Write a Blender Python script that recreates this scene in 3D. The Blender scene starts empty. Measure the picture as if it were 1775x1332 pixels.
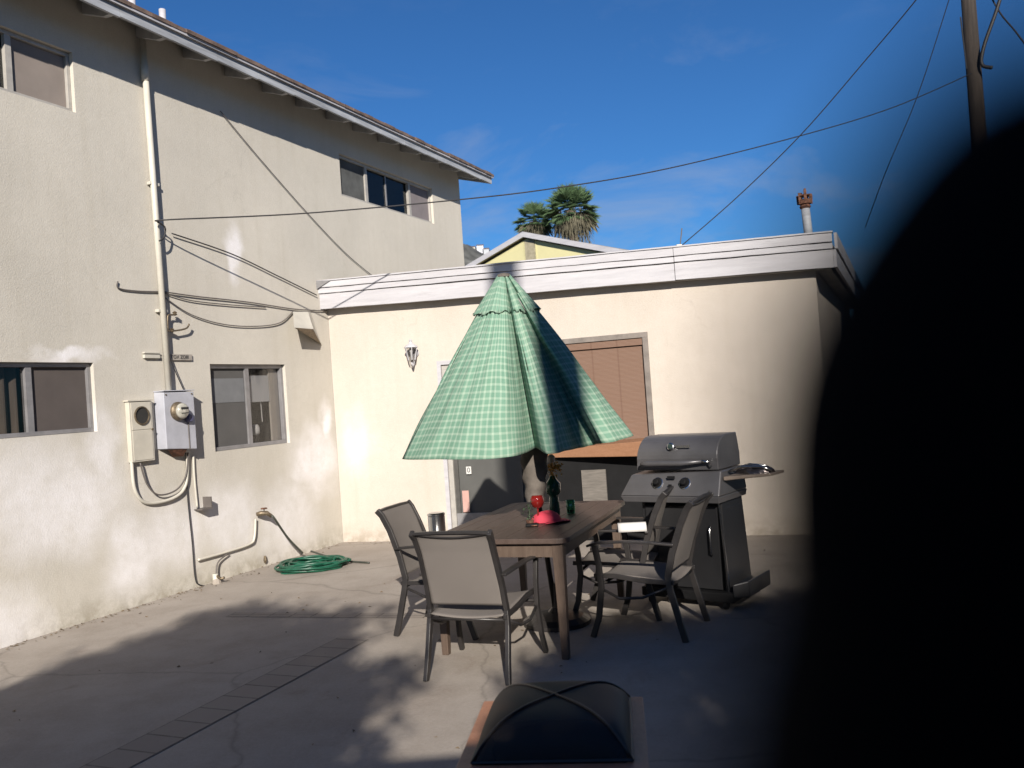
import bpy, bmesh, math, random
from mathutils import Vector, Matrix, noise
random.seed(7)
V = Vector
# ------------------------------------------------------------------ camera, sky, sun
F_PX = 1500.0; CAM_H = 1.7
PITCH = math.atan(20/1500.0); ROLL = math.radians(4.0)
FWD = V((0, math.cos(PITCH), math.sin(PITCH)))
UP0 = V((0, -math.sin(PITCH), math.cos(PITCH)))
RT = math.cos(ROLL)*V((1, 0, 0)) - math.sin(ROLL)*UP0
UP = math.cos(ROLL)*UP0 + math.sin(ROLL)*V((1, 0, 0))
CAM = V((0, 0, CAM_H))
S = bpy.context.scene
cd = bpy.data.cameras.new('camera'); cam = bpy.data.objects.new('camera', cd)
S.collection.objects.link(cam); S.camera = cam
cam.matrix_world = Matrix((( RT.x, UP.x, -FWD.x, 0), (RT.y, UP.y, -FWD.y, 0), (RT.z, UP.z, -FWD.z, CAM_H), (0, 0, 0, 1)))
cd.sensor_width = 36; cd.lens = F_PX*36/1775; cd.clip_start = 0.008; cd.clip_end = 3000
cd.dof.use_dof = True; cd.dof.focus_distance = 7.5; cd.dof.aperture_fstop = 3.0
SUN_T = V((-0.09, 1.0, -0.455)).normalized()       # direction the light travels
SUN_EL = math.asin(-SUN_T.z)
sd = bpy.data.lights.new('sun', 'SUN'); sun = bpy.data.objects.new('sun', sd); S.collection.objects.link(sun)
sd.energy = 5.0; sd.angle = math.radians(0.53); sd.color = (1.0, 0.93, 0.83)
sun.rotation_euler = SUN_T.to_track_quat('-Z', 'Y').to_euler()
W = bpy.data.worlds.new('World'); S.world = W; W.use_nodes = True
nt = W.node_tree; nt.nodes.clear()
sky = nt.nodes.new('ShaderNodeTexSky'); sky.sky_type = 'NISHITA'; sky.sun_disc = False
sky.sun_elevation = SUN_EL
sky.sun_rotation = math.atan2(-SUN_T.x, -SUN_T.y)
sky.altitude = 400; sky.air_density = 1.0; sky.dust_density = 0.25; sky.ozone_density = 2.0
tc = nt.nodes.new('ShaderNodeTexCoord')
mp = nt.nodes.new('ShaderNodeMapping'); mp.inputs['Scale'].default_value = (1, 1, 2.6)
nz = nt.nodes.new('ShaderNodeTexNoise'); nz.inputs['Scale'].default_value = 4.1; nz.inputs['Detail'].default_value = 9; nz.inputs['Roughness'].default_value = .62
nz.inputs['Distortion'].default_value = .5
rp = nt.nodes.new('ShaderNodeValToRGB'); rp.color_ramp.elements[0].position = .51; rp.color_ramp.elements[1].position = .72
rp.color_ramp.elements[1].color = (.55, .55, .55, 1)
sep = nt.nodes.new('ShaderNodeSeparateXYZ')
low = nt.nodes.new('ShaderNodeMapRange'); low.inputs['From Min'].default_value = .42; low.inputs['From Max'].default_value = .12
low.inputs['To Min'].default_value = .06; low.inputs['To Max'].default_value = 1
mul = nt.nodes.new('ShaderNodeMath'); mul.operation = 'MULTIPLY'
mixc = nt.nodes.new('ShaderNodeMixRGB'); mixc.inputs['Color2'].default_value = (5.0, 5.6, 6.8, 1)
tint = nt.nodes.new('ShaderNodeMixRGB'); tint.blend_type = 'MULTIPLY'; tint.inputs['Fac'].default_value = 1; tint.inputs['Color2'].default_value = (.335, .755, 1.24, 1)
bg = nt.nodes.new('ShaderNodeBackground'); bg.inputs['Strength'].default_value = 0.05
wo = nt.nodes.new('ShaderNodeOutputWorld')
nt.links.new(tc.outputs['Generated'], mp.inputs[0]); nt.links.new(mp.outputs[0], nz.inputs['Vector']); nt.links.new(nz.outputs[0], rp.inputs[0])
nt.links.new(tc.outputs['Generated'], sep.inputs[0]); nt.links.new(sep.outputs['Z'], low.inputs[0])
nt.links.new(rp.outputs[0], mul.inputs[0]); nt.links.new(low.outputs[0], mul.inputs[1])
nt.links.new(sky.outputs[0], tint.inputs['Color1']); nt.links.new(tint.outputs[0], mixc.inputs['Color1'])
nt.links.new(mul.outputs[0], mixc.inputs['Fac']); nt.links.new(mixc.outputs[0], bg.inputs[0]); nt.links.new(bg.outputs[0], wo.inputs[0])
S.view_settings.view_transform = 'Standard'; S.view_settings.look = 'None'; S.view_settings.exposure = 0.66; S.view_settings.gamma = 1.0
S.render.resolution_x = 1024; S.render.resolution_y = 768

# ------------------------------------------------------------------ helpers
def ray(x, y): return FWD + RT*((x-887.5)/F_PX) + UP*((666-y)/F_PX)
def G(x, y, z=0.0):                                   # point of the photo at height z
    d = ray(x, y); return CAM + d*((z-CAM_H)/d.z)
def D(x, y, Y):                                       # point of the photo at distance Y
    d = ray(x, y); return CAM + d*(Y/d.y)
P0 = V((-4.14829, 6.80627, 0)); P1 = V((-2.26927, 10.97217, 0)); P2 = V((2.64267, 9.39144, 0))
def frame(o, d):
    d = d.normalized(); n = V((-d.y, d.x, 0))         # local y points INTO the building
    return Matrix(((d.x, n.x, 0, o.x), (d.y, n.y, 0, o.y), (0, 0, 1, o.z), (0, 0, 0, 1)))
FL = frame(P1, P1-P0); FB = frame(P1, P2-P1)
def hit(fr, x, y, off=0.0):                           # point of the photo on a wall plane, in wall coordinates
    inv = fr.inverted(); a = inv @ CAM; b = (inv.to_3x3()) @ ray(x, y)
    t = (-off-a.y)/b.y; return a+b*t
def L(x, y, off=0): return hit(FL, x, y, off)
def B(x, y, off=0): return hit(FB, x, y, off)
col = S.collection
def wm(o):
    m = o.matrix_basis.copy()
    while o.parent: o = o.parent; m = o.matrix_basis @ m
    return m
def tag(o, label=None, cat=None, group=None, kind=None):
    if label: o['label'] = label
    if cat: o['category'] = cat
    if group: o['group'] = group
    if kind: o['kind'] = kind
    return o
def thing(name, label, cat, at, fr=None, group=None):
    o = bpy.data.objects.new(name, None); col.objects.link(o); o.empty_display_size = .1
    m = (fr if fr is not None else Matrix.Identity(4)).to_3x3().to_4x4()
    o.matrix_basis = Matrix.Translation(at) @ m
    return tag(o, label, cat, group)
class MB:
    def __init__(s): s.v = []; s.f = []; s.uv = {}
    def add(s, vs, fs):
        k = len(s.v); s.v += [V(p) for p in vs]; s.f += [[k+i for i in f] for f in fs]; return s
    def box(s, x0, x1, y0, y1, z0, z1):
        return s.add([(x0,y0,z0),(x1,y0,z0),(x1,y1,z0),(x0,y1,z0),(x0,y0,z1),(x1,y0,z1),(x1,y1,z1),(x0,y1,z1)],
                     [(0,3,2,1),(4,5,6,7),(0,1,5,4),(1,2,6,5),(2,3,7,6),(3,0,4,7)])
    def hexa(s, b, t):
        return s.add(list(b)+list(t), [(0,3,2,1),(4,5,6,7),(0,1,5,4),(1,2,6,5),(2,3,7,6),(3,0,4,7)])
    def bar(s, pts, w, h, side=None):                 # rectangular bar swept along points; side = width axis
        pts = [V(p) for p in pts]; k = len(s.v); n = len(pts)
        for i, p in enumerate(pts):
            a = pts[max(i-1, 0)]; b = pts[min(i+1, n-1)]; t = (b-a).normalized()
            sd_ = V(side) if side else (t.cross(V((0,0,1))) if abs(t.z) < .95 else V((1,0,0)))
            sd_ = (sd_ - t*sd_.dot(t)).normalized(); u = t.cross(sd_)
            for a1, b1 in ((-1,-1),(1,-1),(1,1),(-1,1)): s.v.append(p+sd_*(a1*w/2)+u*(b1*h/2))
        for i in range(n-1):
            for j in range(4): s.f.append([k+i*4+j, k+i*4+(j+1)%4, k+i*4+4+(j+1)%4, k+i*4+4+j])
        s.f.append([k+3,k+2,k+1,k]); e = k+(n-1)*4; s.f.append([e,e+1,e+2,e+3]); return s
    def tube(s, pts, r, n=8, cap=True):
        pts = [V(p) for p in pts]; k = len(s.v); m = len(pts); rs = r if isinstance(r, (list, tuple)) else [r]*m
        t0 = (pts[1]-pts[0]).normalized(); up = V((0,0,1)) if abs(t0.z) < .9 else V((1,0,0)); u = t0.cross(up).normalized()
        for i, p in enumerate(pts):
            t = (pts[min(i+1,m-1)]-pts[max(i-1,0)]).normalized(); u = (u-t*u.dot(t)).normalized(); w = t.cross(u)
            for j in range(n):
                a = 2*math.pi*j/n; s.v.append(p+(u*math.cos(a)+w*math.sin(a))*rs[i])
        for i in range(m-1):
            for j in range(n): s.f.append([k+i*n+j, k+i*n+(j+1)%n, k+(i+1)*n+(j+1)%n, k+(i+1)*n+j])
        if cap: s.f.append([k+j for j in range(n)][::-1]); s.f.append([k+(m-1)*n+j for j in range(n)])
        return s
    def lathe(s, prof, c=(0,0,0), n=20, M=None):      # profile of (r, z)
        k = len(s.v); c = V(c)
        for r, z in prof:
            for j in range(n):
                a = 2*math.pi*j/n; p = V((r*math.cos(a), r*math.sin(a), z)); s.v.append((M @ p if M else p)+c)
        for i in range(len(prof)-1):
            for j in range(n): s.f.append([k+i*n+j, k+i*n+(j+1)%n, k+(i+1)*n+(j+1)%n, k+(i+1)*n+j])
        s.f.append([k+j for j in range(n)][::-1]); e = k+(len(prof)-1)*n; s.f.append([e+j for j in range(n)]); return s
    def grid(s, fn, nu, nv):
        k = len(s.v)
        for i in range(nu+1):
            for j in range(nv+1): s.v.append(V(fn(i/nu, j/nv)))
        for i in range(nu):
            for j in range(nv): s.f.append([k+i*(nv+1)+j, k+(i+1)*(nv+1)+j, k+(i+1)*(nv+1)+j+1, k+i*(nv+1)+j+1])
        return s
    def build(s, name, mat, parent=None, fr=None, local=False, smooth=False, bevel=0, solid=0):
        vs = s.v
        if not local:
            M = fr if fr is not None else Matrix.Identity(4)
            if parent is not None: M = wm(parent).inverted() @ M
            vs = [M @ p for p in vs]
        me = bpy.data.meshes.new(name); me.from_pydata([tuple(p) for p in vs], [], s.f); me.validate(); me.update()
        bm = bmesh.new(); bm.from_mesh(me); bmesh.ops.recalc_face_normals(bm, faces=bm.faces); bm.to_mesh(me); bm.free()
        me.materials.append(mat)
        if smooth:
            for p in me.polygons: p.use_smooth = True
        o = bpy.data.objects.new(name, me); col.objects.link(o)
        if parent is not None: o.parent = parent
        if solid: m = o.modifiers.new('solid', 'SOLIDIFY'); m.thickness = solid; m.offset = 0
        if bevel: m = o.modifiers.new('bevel', 'BEVEL'); m.width = bevel; m.segments = 2; m.limit_method = 'ANGLE'
        return o

# ------------------------------------------------------------------ materials
class NT:
    def __init__(s, name):
        s.m = bpy.data.materials.new(name); s.m.use_nodes = True; s.t = s.m.node_tree; s.b = s.t.nodes['Principled BSDF']
        s.tc = s.t.nodes.new('ShaderNodeTexCoord')
    def n(s, t, **k):
        o = s.t.nodes.new(t)
        for a, b in k.items():
            if hasattr(o, a): setattr(o, a, b)
        return o
    def l(s, a, b): s.t.links.new(a, b)
    def noise(s, sc, det=4, rough=.55, vec=None, st=(1,1,1), dist=0):
        mp = s.n('ShaderNodeMapping'); mp.inputs['Scale'].default_value = st; s.l(vec or s.tc.outputs['Object'], mp.inputs[0])
        o = s.n('ShaderNodeTexNoise'); o.inputs['Scale'].default_value = sc; o.inputs['Detail'].default_value = det; o.inputs['Roughness'].default_value = rough
        o.inputs['Distortion'].default_value = dist
        s.l(mp.outputs[0], o.inputs['Vector']); return o.outputs[0]
    def ramp(s, f, a, b, ca=(0,0,0,1), cb=(1,1,1,1)):
        r = s.n('ShaderNodeValToRGB'); e = r.color_ramp.elements; e[0].position = a; e[1].position = b; e[0].color = ca; e[1].color = cb
        s.l(f, r.inputs[0]); return r.outputs[0]
    def mix(s, f, a, b, mode='MIX'):
        m = s.n('ShaderNodeMixRGB'); m.blend_type = mode
        for i, x in ((0, f), (1, a), (2, b)):
            if isinstance(x, (int, float)): m.inputs[i].default_value = x
            elif isinstance(x, tuple): m.inputs[i].default_value = x if len(x) == 4 else (*x, 1)
            else: s.l(x, m.inputs[i])
        return m.outputs[0]
    def math(s, op, a, b=0):
        m = s.n('ShaderNodeMath'); m.operation = op
        for i, x in ((0, a), (1, b)):
            if isinstance(x, (int, float)): m.inputs[i].default_value = x
            else: s.l(x, m.inputs[i])
        return m.outputs[0]
    def bump(s, h, st=.3, d=.01):
        b = s.n('ShaderNodeBump'); b.inputs['Strength'].default_value = st; b.inputs['Distance'].default_value = d
        s.l(h, b.inputs['Height']); s.l(b.outputs[0], s.b.inputs['Normal'])
    def out(s, c, rough=.8, metal=0, spec=None):
        k = .64 if metal < .8 else .9                 # real-world albedo scale
        if isinstance(c, tuple): s.b.inputs['Base Color'].default_value = (*[x*k for x in c[:3]], 1)
        else: s.l(s.mix(1.0, c, (k, k, k), 'MULTIPLY'), s.b.inputs['Base Color'])
        if isinstance(rough, (int, float)): s.b.inputs['Roughness'].default_value = rough
        else: s.l(rough, s.b.inputs['Roughness'])
        s.b.inputs['Metallic'].default_value = metal
        if spec is not None: s.b.inputs['Specular IOR Level'].default_value = spec
        return s.m
def simple(name, c, rough=.7, metal=0, var=.25, sc=9, bump=.15, bs=60, spec=None, st=(1,1,1)):
    t = NT(name); n = t.noise(sc, 5, .6, st=st)
    d = tuple(x*(1-var) for x in c); e = tuple(min(1, x*(1+var)) for x in c)
    cc = t.mix(t.ramp(n, .3, .7), d, e); t.bump(t.noise(bs, 3, .6, st=st), bump, .004)
    return t.out(cc, rough, metal, spec)
def stucco(name, base, pale_glow_patches=(), low=True):
    t = NT(name)
    big = t.noise(.55, 5, .6); mid = t.noise(3.5, 6, .65); fine = t.noise(70, 4, .7); mott = t.noise(11, 5, .7)
    streak = t.noise(1.0, 5, .6, st=(7, 1, .5))
    c = t.mix(t.ramp(big, .35, .68), tuple(x*.86 for x in base), tuple(min(1, x*1.06) for x in base))
    c = t.mix(t.math('MULTIPLY', t.ramp(streak, .5, .8), .22), c, (base[0]*.62, base[1]*.58, base[2]*.48))
    c = t.mix(t.math('MULTIPLY', t.ramp(mott, .35, .75), .22), c, (base[0]*.66, base[1]*.64, base[2]*.6))
    c = t.mix(t.math('MULTIPLY', t.ramp(fine, .38, .62), .28), c, (base[0]*1.2, base[1]*1.2, base[2]*1.2))
    vo = t.n('ShaderNodeTexVoronoi'); vo.feature = 'DISTANCE_TO_EDGE'; vo.inputs['Scale'].default_value = .7
    wv = t.n('ShaderNodeVectorMath'); wv.operation = 'MULTIPLY_ADD'; wv.inputs[1].default_value = (.5,.5,.5)
    nn = t.n('ShaderNodeTexNoise'); nn.inputs['Scale'].default_value = 3.0; nn.inputs['Detail'].default_value = 9
    t.l(t.tc.outputs['Object'], nn.inputs['Vector']); t.l(nn.outputs['Color'], wv.inputs[0]); t.l(t.tc.outputs['Object'], wv.inputs[2]); t.l(wv.outputs[0], vo.inputs['Vector'])
    ck = t.math('MULTIPLY', t.ramp(vo.outputs['Distance'], .0, .005, (1,1,1,1), (0,0,0,1)), t.ramp(t.noise(.9, 3, .5), .5, .6))
    c = t.mix(t.math('MULTIPLY', ck, .2), c, tuple(x*.5 for x in base))
    if low:   # splash dirt near the ground
        sp = t.n('ShaderNodeSeparateXYZ'); t.l(t.tc.outputs['Object'], sp.inputs[0])
        mr = t.n('ShaderNodeMapRange'); mr.inputs['From Min'].default_value = .25; mr.inputs['From Max'].default_value = .0
        t.l(sp.outputs['Z'], mr.inputs[0])
        c = t.mix(t.math('MULTIPLY', mr.outputs[0], t.ramp(t.noise(6, 6, .7), .4, .6)), c, (base[0]*.62, base[1]*.6, base[2]*.55))
    if pale_glow_patches:  # pale stucco marks, with reflected sun and wall glow painted in
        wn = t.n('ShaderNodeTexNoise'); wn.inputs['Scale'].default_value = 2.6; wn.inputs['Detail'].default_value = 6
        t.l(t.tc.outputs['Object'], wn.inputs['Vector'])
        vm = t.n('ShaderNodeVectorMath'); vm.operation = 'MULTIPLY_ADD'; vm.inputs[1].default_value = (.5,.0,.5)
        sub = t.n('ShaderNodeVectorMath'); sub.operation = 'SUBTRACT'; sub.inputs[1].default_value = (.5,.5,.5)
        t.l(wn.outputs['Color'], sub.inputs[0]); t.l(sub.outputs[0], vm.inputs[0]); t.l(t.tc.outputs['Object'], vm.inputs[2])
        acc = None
        for (s0, z0, rs, rz, k) in pale_glow_patches:
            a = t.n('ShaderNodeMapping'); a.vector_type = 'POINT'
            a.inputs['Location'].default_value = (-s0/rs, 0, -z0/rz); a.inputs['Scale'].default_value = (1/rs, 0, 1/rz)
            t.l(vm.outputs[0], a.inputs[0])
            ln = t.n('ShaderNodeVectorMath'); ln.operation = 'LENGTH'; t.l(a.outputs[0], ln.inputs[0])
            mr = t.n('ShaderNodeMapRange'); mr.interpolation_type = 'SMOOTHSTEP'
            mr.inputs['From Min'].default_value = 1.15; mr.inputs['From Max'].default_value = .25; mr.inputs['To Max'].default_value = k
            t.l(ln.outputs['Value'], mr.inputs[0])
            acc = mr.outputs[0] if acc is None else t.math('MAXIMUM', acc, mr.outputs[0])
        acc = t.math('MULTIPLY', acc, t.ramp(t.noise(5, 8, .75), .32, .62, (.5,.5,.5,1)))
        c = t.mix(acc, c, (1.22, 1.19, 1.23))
    h = t.math('ADD', t.math('MULTIPLY', fine, 1.0), t.math('MULTIPLY', t.noise(26, 4, .6), .5))
    t.bump(h, .5, .006)
    return t.out(c, .92, 0, .2)
def woodmat(name, c, c2, st=(1, 12, 12), rough=.55, sc=3):
    t = NT(name); n = t.noise(sc, 6, .65, st=st, dist=.6); g = t.noise(sc*6, 4, .7, st=st)
    cc = t.mix(t.ramp(n, .3, .7), c, c2); cc = t.mix(t.math('MULTIPLY', t.ramp(g, .45, .7), .5), cc, tuple(x*.5 for x in c))
    t.bump(g, .25, .002); return t.out(cc, rough)
M = {}
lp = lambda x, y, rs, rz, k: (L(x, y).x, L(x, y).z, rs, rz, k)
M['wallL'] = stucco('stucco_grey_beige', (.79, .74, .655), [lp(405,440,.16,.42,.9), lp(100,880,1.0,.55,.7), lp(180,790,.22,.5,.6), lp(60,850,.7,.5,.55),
    lp(230,960,.4,.5,.7), lp(395,900,.6,.5,.6), lp(120,620,.45,.08,.8), lp(20,1085,.4,.35,.6), lp(500,900,.7,.6,.55), lp(545,800,.6,.5,.8), lp(565,735,.16,.35,.9), lp(300,930,.8,.4,.6)])  # marks near the garage corner hold painted reflected glow
M['wallB'] = stucco('stucco_cream', (.76, .68, .60), [(.30, 1.25, .28, .55, .3)])  # pale mark paints the glow beside the house corner
def concrete():
    t = NT('patio_concrete'); a = t.noise(.45, 6, .6); b = t.noise(2.4, 7, .65); c = t.noise(45, 4, .7)
    cc = t.mix(t.ramp(a, .3, .7), (.42, .365, .315), (.51, .455, .40))
    cc = t.mix(t.math('MULTIPLY', t.ramp(b, .42, .72), .55), cc, (.30, .25, .205))
    cc = t.mix(t.math('MULTIPLY', t.ramp(t.noise(1.1, 8, .7, dist=1.5), .56, .68), .4), cc, (.26, .19, .15))
    cc = t.mix(t.math('MULTIPLY', t.ramp(c, .4, .7), .25), cc, (.62, .57, .52)); cc = t.mix(t.math('MULTIPLY', t.ramp(t.noise(150, 3, .6), .55, .7), .35), cc, (.2, .17, .14))
    v = t.n('ShaderNodeTexVoronoi'); v.feature = 'DISTANCE_TO_EDGE'; v.inputs['Scale'].default_value = .42
    wv = t.n('ShaderNodeVectorMath'); wv.operation = 'MULTIPLY_ADD'; wv.inputs[1].default_value = (.35,.35,0)
    nn = t.n('ShaderNodeTexNoise'); nn.inputs['Scale'].default_value = 2.2; nn.inputs['Detail'].default_value = 8
    t.l(t.tc.outputs['Object'], nn.inputs['Vector']); t.l(nn.outputs['Color'], wv.inputs[0]); t.l(t.tc.outputs['Object'], wv.inputs[2]); t.l(wv.outputs[0], v.inputs['Vector'])
    cr = t.ramp(v.outputs['Distance'], .0, .006, (1,1,1,1), (0,0,0,1))
    cc = t.mix(t.math('MULTIPLY', cr, .3), cc, (.10, .085, .07))
    t.bump(t.math('ADD', c, t.math('MULTIPLY', b, 2)), .25, .006)
    return t.out(cc, .88, 0, .25)
M['concrete'] = concrete()
M['earth'] = simple('dry_earth', (.22, .18, .13), .95)
def bricks():
    t = NT('brick_inlay'); b = t.n('ShaderNodeTexBrick'); b.inputs['Scale'].default_value = 1
    b.inputs['Brick Width'].default_value = .2; b.inputs['Row Height'].default_value = .27; b.inputs['Mortar Size'].default_value = .007; b.offset = 0
    b.inputs['Color1'].default_value = (.37, .315, .27, 1); b.inputs['Color2'].default_value = (.32, .27, .235, 1); b.inputs['Mortar'].default_value = (.14, .12, .10, 1)
    t.l(t.tc.outputs['Object'], b.inputs['Vector']); c = t.mix(t.math('MULTIPLY', t.ramp(t.noise(8, 6, .7), .4, .7), .5), b.outputs[0], (.36, .33, .29))
    t.bump(t.noise(40), .3, .004); return t.out(c, .85)
M['bricks'] = bricks()
def whitewood():
    t = NT('weathered_white_paint'); c = t.mix(t.ramp(t.noise(2.2, 7, .7, st=(.6, 1, 6)), .35, .7), (.70, .685, .72), (.53, .515, .545))
    c = t.mix(t.math('MULTIPLY', t.ramp(t.noise(5, 8, .75, st=(.5, 1, 9)), .58, .72), .6), c, (.38, .36, .37))
    t.bump(t.noise(30, 4, .6, st=(.3, 1, 3)), .3, .003); return t.out(c, .6)
M['white'] = whitewood()
M['soffit'] = simple('soffit_paint', (.42, .40, .36), .8, var=.3, sc=3)
M['fascia'] = simple('greyed_white_fascia', (.50, .52, .56), .6, var=.3, sc=4, st=(.5, 1, 5))
M['rafter'] = simple('rafter_paint', (.62, .61, .60), .7, var=.25, sc=6)
M['shingle'] = simple('brown_shingle', (.19, .13, .105), .9, var=.5, sc=7, bump=.6, bs=40)
M['alu'] = simple('window_frame_grey', (.38, .37, .38), .45, .35, var=.15)
M['alu_lt'] = simple('window_frame_pale', (.56, .53, .49), .5, .1, var=.15)
M['screen'] = simple('taupe_screen', (.33, .28, .25), .9, var=.12, sc=2.5, bump=.1, bs=200)
M['curtain'] = simple('brown_curtain', (.16, .125, .10), .9, var=.35, sc=4, st=(6, 1, .3))
M['blind_w'] = simple('white_roller_blind', (.72, .72, .74), .8, var=.06, sc=2)
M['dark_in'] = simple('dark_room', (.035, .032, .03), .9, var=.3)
def glass(name, tintc=(.75, .75, .75), refl=.12):
    t = NT(name); nt_ = t.t; nt_.nodes.remove(t.b)
    tr = t.n('ShaderNodeBsdfTransparent'); tr.inputs[0].default_value = (*tintc, 1)
    gl = t.n('ShaderNodeBsdfGlossy'); gl.inputs['Roughness'].default_value = .03
    lw = t.n('ShaderNodeLayerWeight'); lw.inputs['Blend'].default_value = .35
    f = t.math('ADD', t.math('MULTIPLY', lw.outputs['Fresnel'], .10), refl*.5)
    mx = t.n('ShaderNodeMixShader'); t.l(f, mx.inputs[0]); t.l(tr.outputs[0], mx.inputs[1]); t.l(gl.outputs[0], mx.inputs[2])
    t.l(mx.outputs[0], nt_.nodes['Material Output'].inputs[0]); return t.m
M['glass'] = glass('window_glass', (.8,.8,.8), .03); M['glass_dk'] = glass('dark_window_glass', (.4, .42, .42), .09)
M['conduit'] = simple('painted_conduit', (.74, .70, .61), .5, var=.1, sc=5)
M['meter'] = simple('pale_grey_meter_paint', (.60, .61, .68), .45, .1, var=.12, sc=6)
M['beige'] = simple('beige_box_paint', (.72, .67, .57), .5, var=.1, sc=6)
M['rust'] = simple('rusty_metal', (.20, .09, .055), .85, .2, var=.7, sc=30, bump=.6)
M['metal'] = simple('bright_metal', (.62, .62, .62), .22, 1, var=.1, bump=.05)
M['brass'] = simple('old_brass', (.28, .22, .15), .5, .7, var=.4, sc=40)
M['dkmetal'] = simple('dark_bronze_powder_coat', (.052, .047, .046), .38, .3, var=.2, bump=.05)
M['black'] = simple('black_plastic', (.012, .012, .013), .7, var=.2, spec=.15)
M['cable'] = simple('black_cable', (.03, .028, .03), .6, var=.1)
M['cable_g'] = simple('grey_cable', (.16, .14, .13), .6, var=.2)
M['hose'] = simple('green_hose_rubber', (.010, .105, .06), .4, var=.35, sc=14, bump=.1)
M['hose_dk'] = simple('dark_hose_rubber', (.07, .075, .06), .5, var=.2)
M['yellow'] = simple('pale_yellow_siding', (.82, .76, .42), .8, var=.05, sc=2)
M['tan'] = simple('tan_vent', (.45, .40, .28), .8)
def sling():
    t = NT('taupe_sling_mesh'); w = t.n('ShaderNodeTexChecker'); w.inputs['Scale'].default_value = 260
    w.inputs['Color1'].default_value = (.24, .21, .19, 1); w.inputs['Color2'].default_value = (.18, .16, .145, 1)
    t.l(t.tc.outputs['Object'], w.inputs['Vector']); c = t.mix(t.math('MULTIPLY', t.ramp(t.noise(5, 5, .6), .35, .7), .35), w.outputs[0], (.25, .22, .20))
    t.bump(w.outputs['Fac'], .2, .001); return t.out(c, .8)
M['sling'] = sling()
M['table'] = woodmat('brown_table_slats', (.085, .055, .043), (.13, .09, .073), (9, 1, 9), .5)
M['table_leg'] = woodmat('brown_table_leg', (.11, .072, .052), (.155, .108, .08), (9, 9, 1), .55)
M['shelf'] = woodmat('stained_wood_shelf', (.36, .175, .09), (.44, .225, .125), (1, 14, 14), .5)
def blindmat():
    t = NT('bamboo_blind'); w = t.n('ShaderNodeTexWave'); w.bands_direction = 'Z'; w.inputs['Scale'].default_value = 22; w.inputs['Distortion'].default_value = 1.2
    w.inputs['Detail'].default_value = 3; t.l(t.tc.outputs['Object'], w.inputs['Vector'])
    c = t.mix(w.outputs[0], (.215, .125, .085), (.285, .175, .125)); c = t.mix(t.math('MULTIPLY', t.ramp(t.noise(4, 6, .7, st=(.5, 1, 14)), .45, .7), .5), c, (.22, .115, .07))
    v = t.n('ShaderNodeTexWave'); v.bands_direction = 'X'; v.inputs['Scale'].default_value = 1.05; v.inputs['Phase Offset'].default_value = 1.5
    t.l(t.tc.outputs['Object'], v.inputs['Vector']); c = t.mix(t.math('MULTIPLY', t.ramp(v.outputs[0], .985, .998), .5), c, (.16, .08, .05))
    t.bump(w.outputs[0], .5, .004); return t.out(c, .75)
M['blind'] = blindmat()
def fabric():
    t = NT('green_checked_canvas'); uv = t.tc.outputs['UV']
    s_ = t.n('ShaderNodeSeparateXYZ'); t.l(uv, s_.inputs[0])
    def line(ch, sc, w):
        f = t.math('FRACT', t.math('MULTIPLY', ch, sc)); a = t.math('ABSOLUTE', t.math('SUBTRACT', f, .5)); return t.ramp(a, .5-w*1.25, .5-w*.7)
    lu = line(s_.outputs[0], 1.0, .17); lv = line(s_.outputs[1], 1.0, .17)
    base = t.mix(t.ramp(t.noise(3, 5, .6), .3, .7), (.23, .43, .31), (.28, .50, .37))
    half = t.mix(t.math('MULTIPLY', t.math('ADD', lu, lv), .5), base, (.56, .72, .57))
    n = t.noise(140, 3, .6); c = t.mix(t.math('MULTIPLY', n, .12), half, (.1, .2, .15))
    sh = t.t.nodes['Principled BSDF']; t.out(c, .85, 0, .2); t.bump(t.noise(9, 5, .6), .25, .02)
    tl = t.n('ShaderNodeBsdfTranslucent'); t.l(c, tl.inputs[0]); mx = t.n('ShaderNodeMixShader'); mx.inputs[0].default_value = .18
    t.l(sh.outputs[0], mx.inputs[1]); t.l(tl.outputs[0], mx.inputs[2]); t.l(mx.outputs[0], t.t.nodes['Material Output'].inputs[0]); return t.m
M['fabric'] = fabric()
M['grey_cloth'] = simple('grey_canvas_cover', (.17, .145, .125), .9, var=.35, sc=9, bump=.5, bs=14)
M['grill'] = simple('charcoal_grill_paint', (.165, .16, .168), .36, .35, var=.2, sc=3, bump=.03)
M['grill_dk'] = simple('black_grill_panel', (.04, .04, .043), .35, .3, var=.2, sc=3, bump=.03)
M['copper'] = woodmat('copper_fire_pit_rim', (.50, .22, .13), (.62, .31, .19), (6, 6, 1), .45)
def meshmat():
    t = NT('spark_screen_mesh'); sh = t.b; t.out((.035, .028, .026), .6, .4)
    w = t.n('ShaderNodeTexChecker'); w.inputs['Scale'].default_value = 420; t.l(t.tc.outputs['Object'], w.inputs['Vector'])
    tr = t.n('ShaderNodeBsdfTransparent'); mx = t.n('ShaderNodeMixShader'); mx.inputs[0].default_value = .13
    t.l(sh.outputs[0], mx.inputs[1]); t.l(tr.outputs[0], mx.inputs[2]); t.l(mx.outputs[0], t.t.nodes['Material Output'].inputs[0]); return t.m
M['spark'] = meshmat()
M['pink'] = simple('hot_pink_cloth', (.85, .07, .12), .8, var=.15, sc=8)
M['green'] = simple('green_bottle', (.015, .11, .075), .15, var=.1); M['gold'] = simple('gold_petals', (.70, .42, .10), .6, var=.5, sc=30)
M['redglass'] = simple('red_glass', (.24, .015, .012), .08, var=.2); M['leafp'] = simple('small_leaf', (.07, .13, .06), .6, var=.4)
M['paper'] = simple('white_paper', (.80, .78, .76), .8, var=.04); M['pinkp'] = simple('pink_paper', (.66, .40, .35), .8, var=.1)
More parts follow.
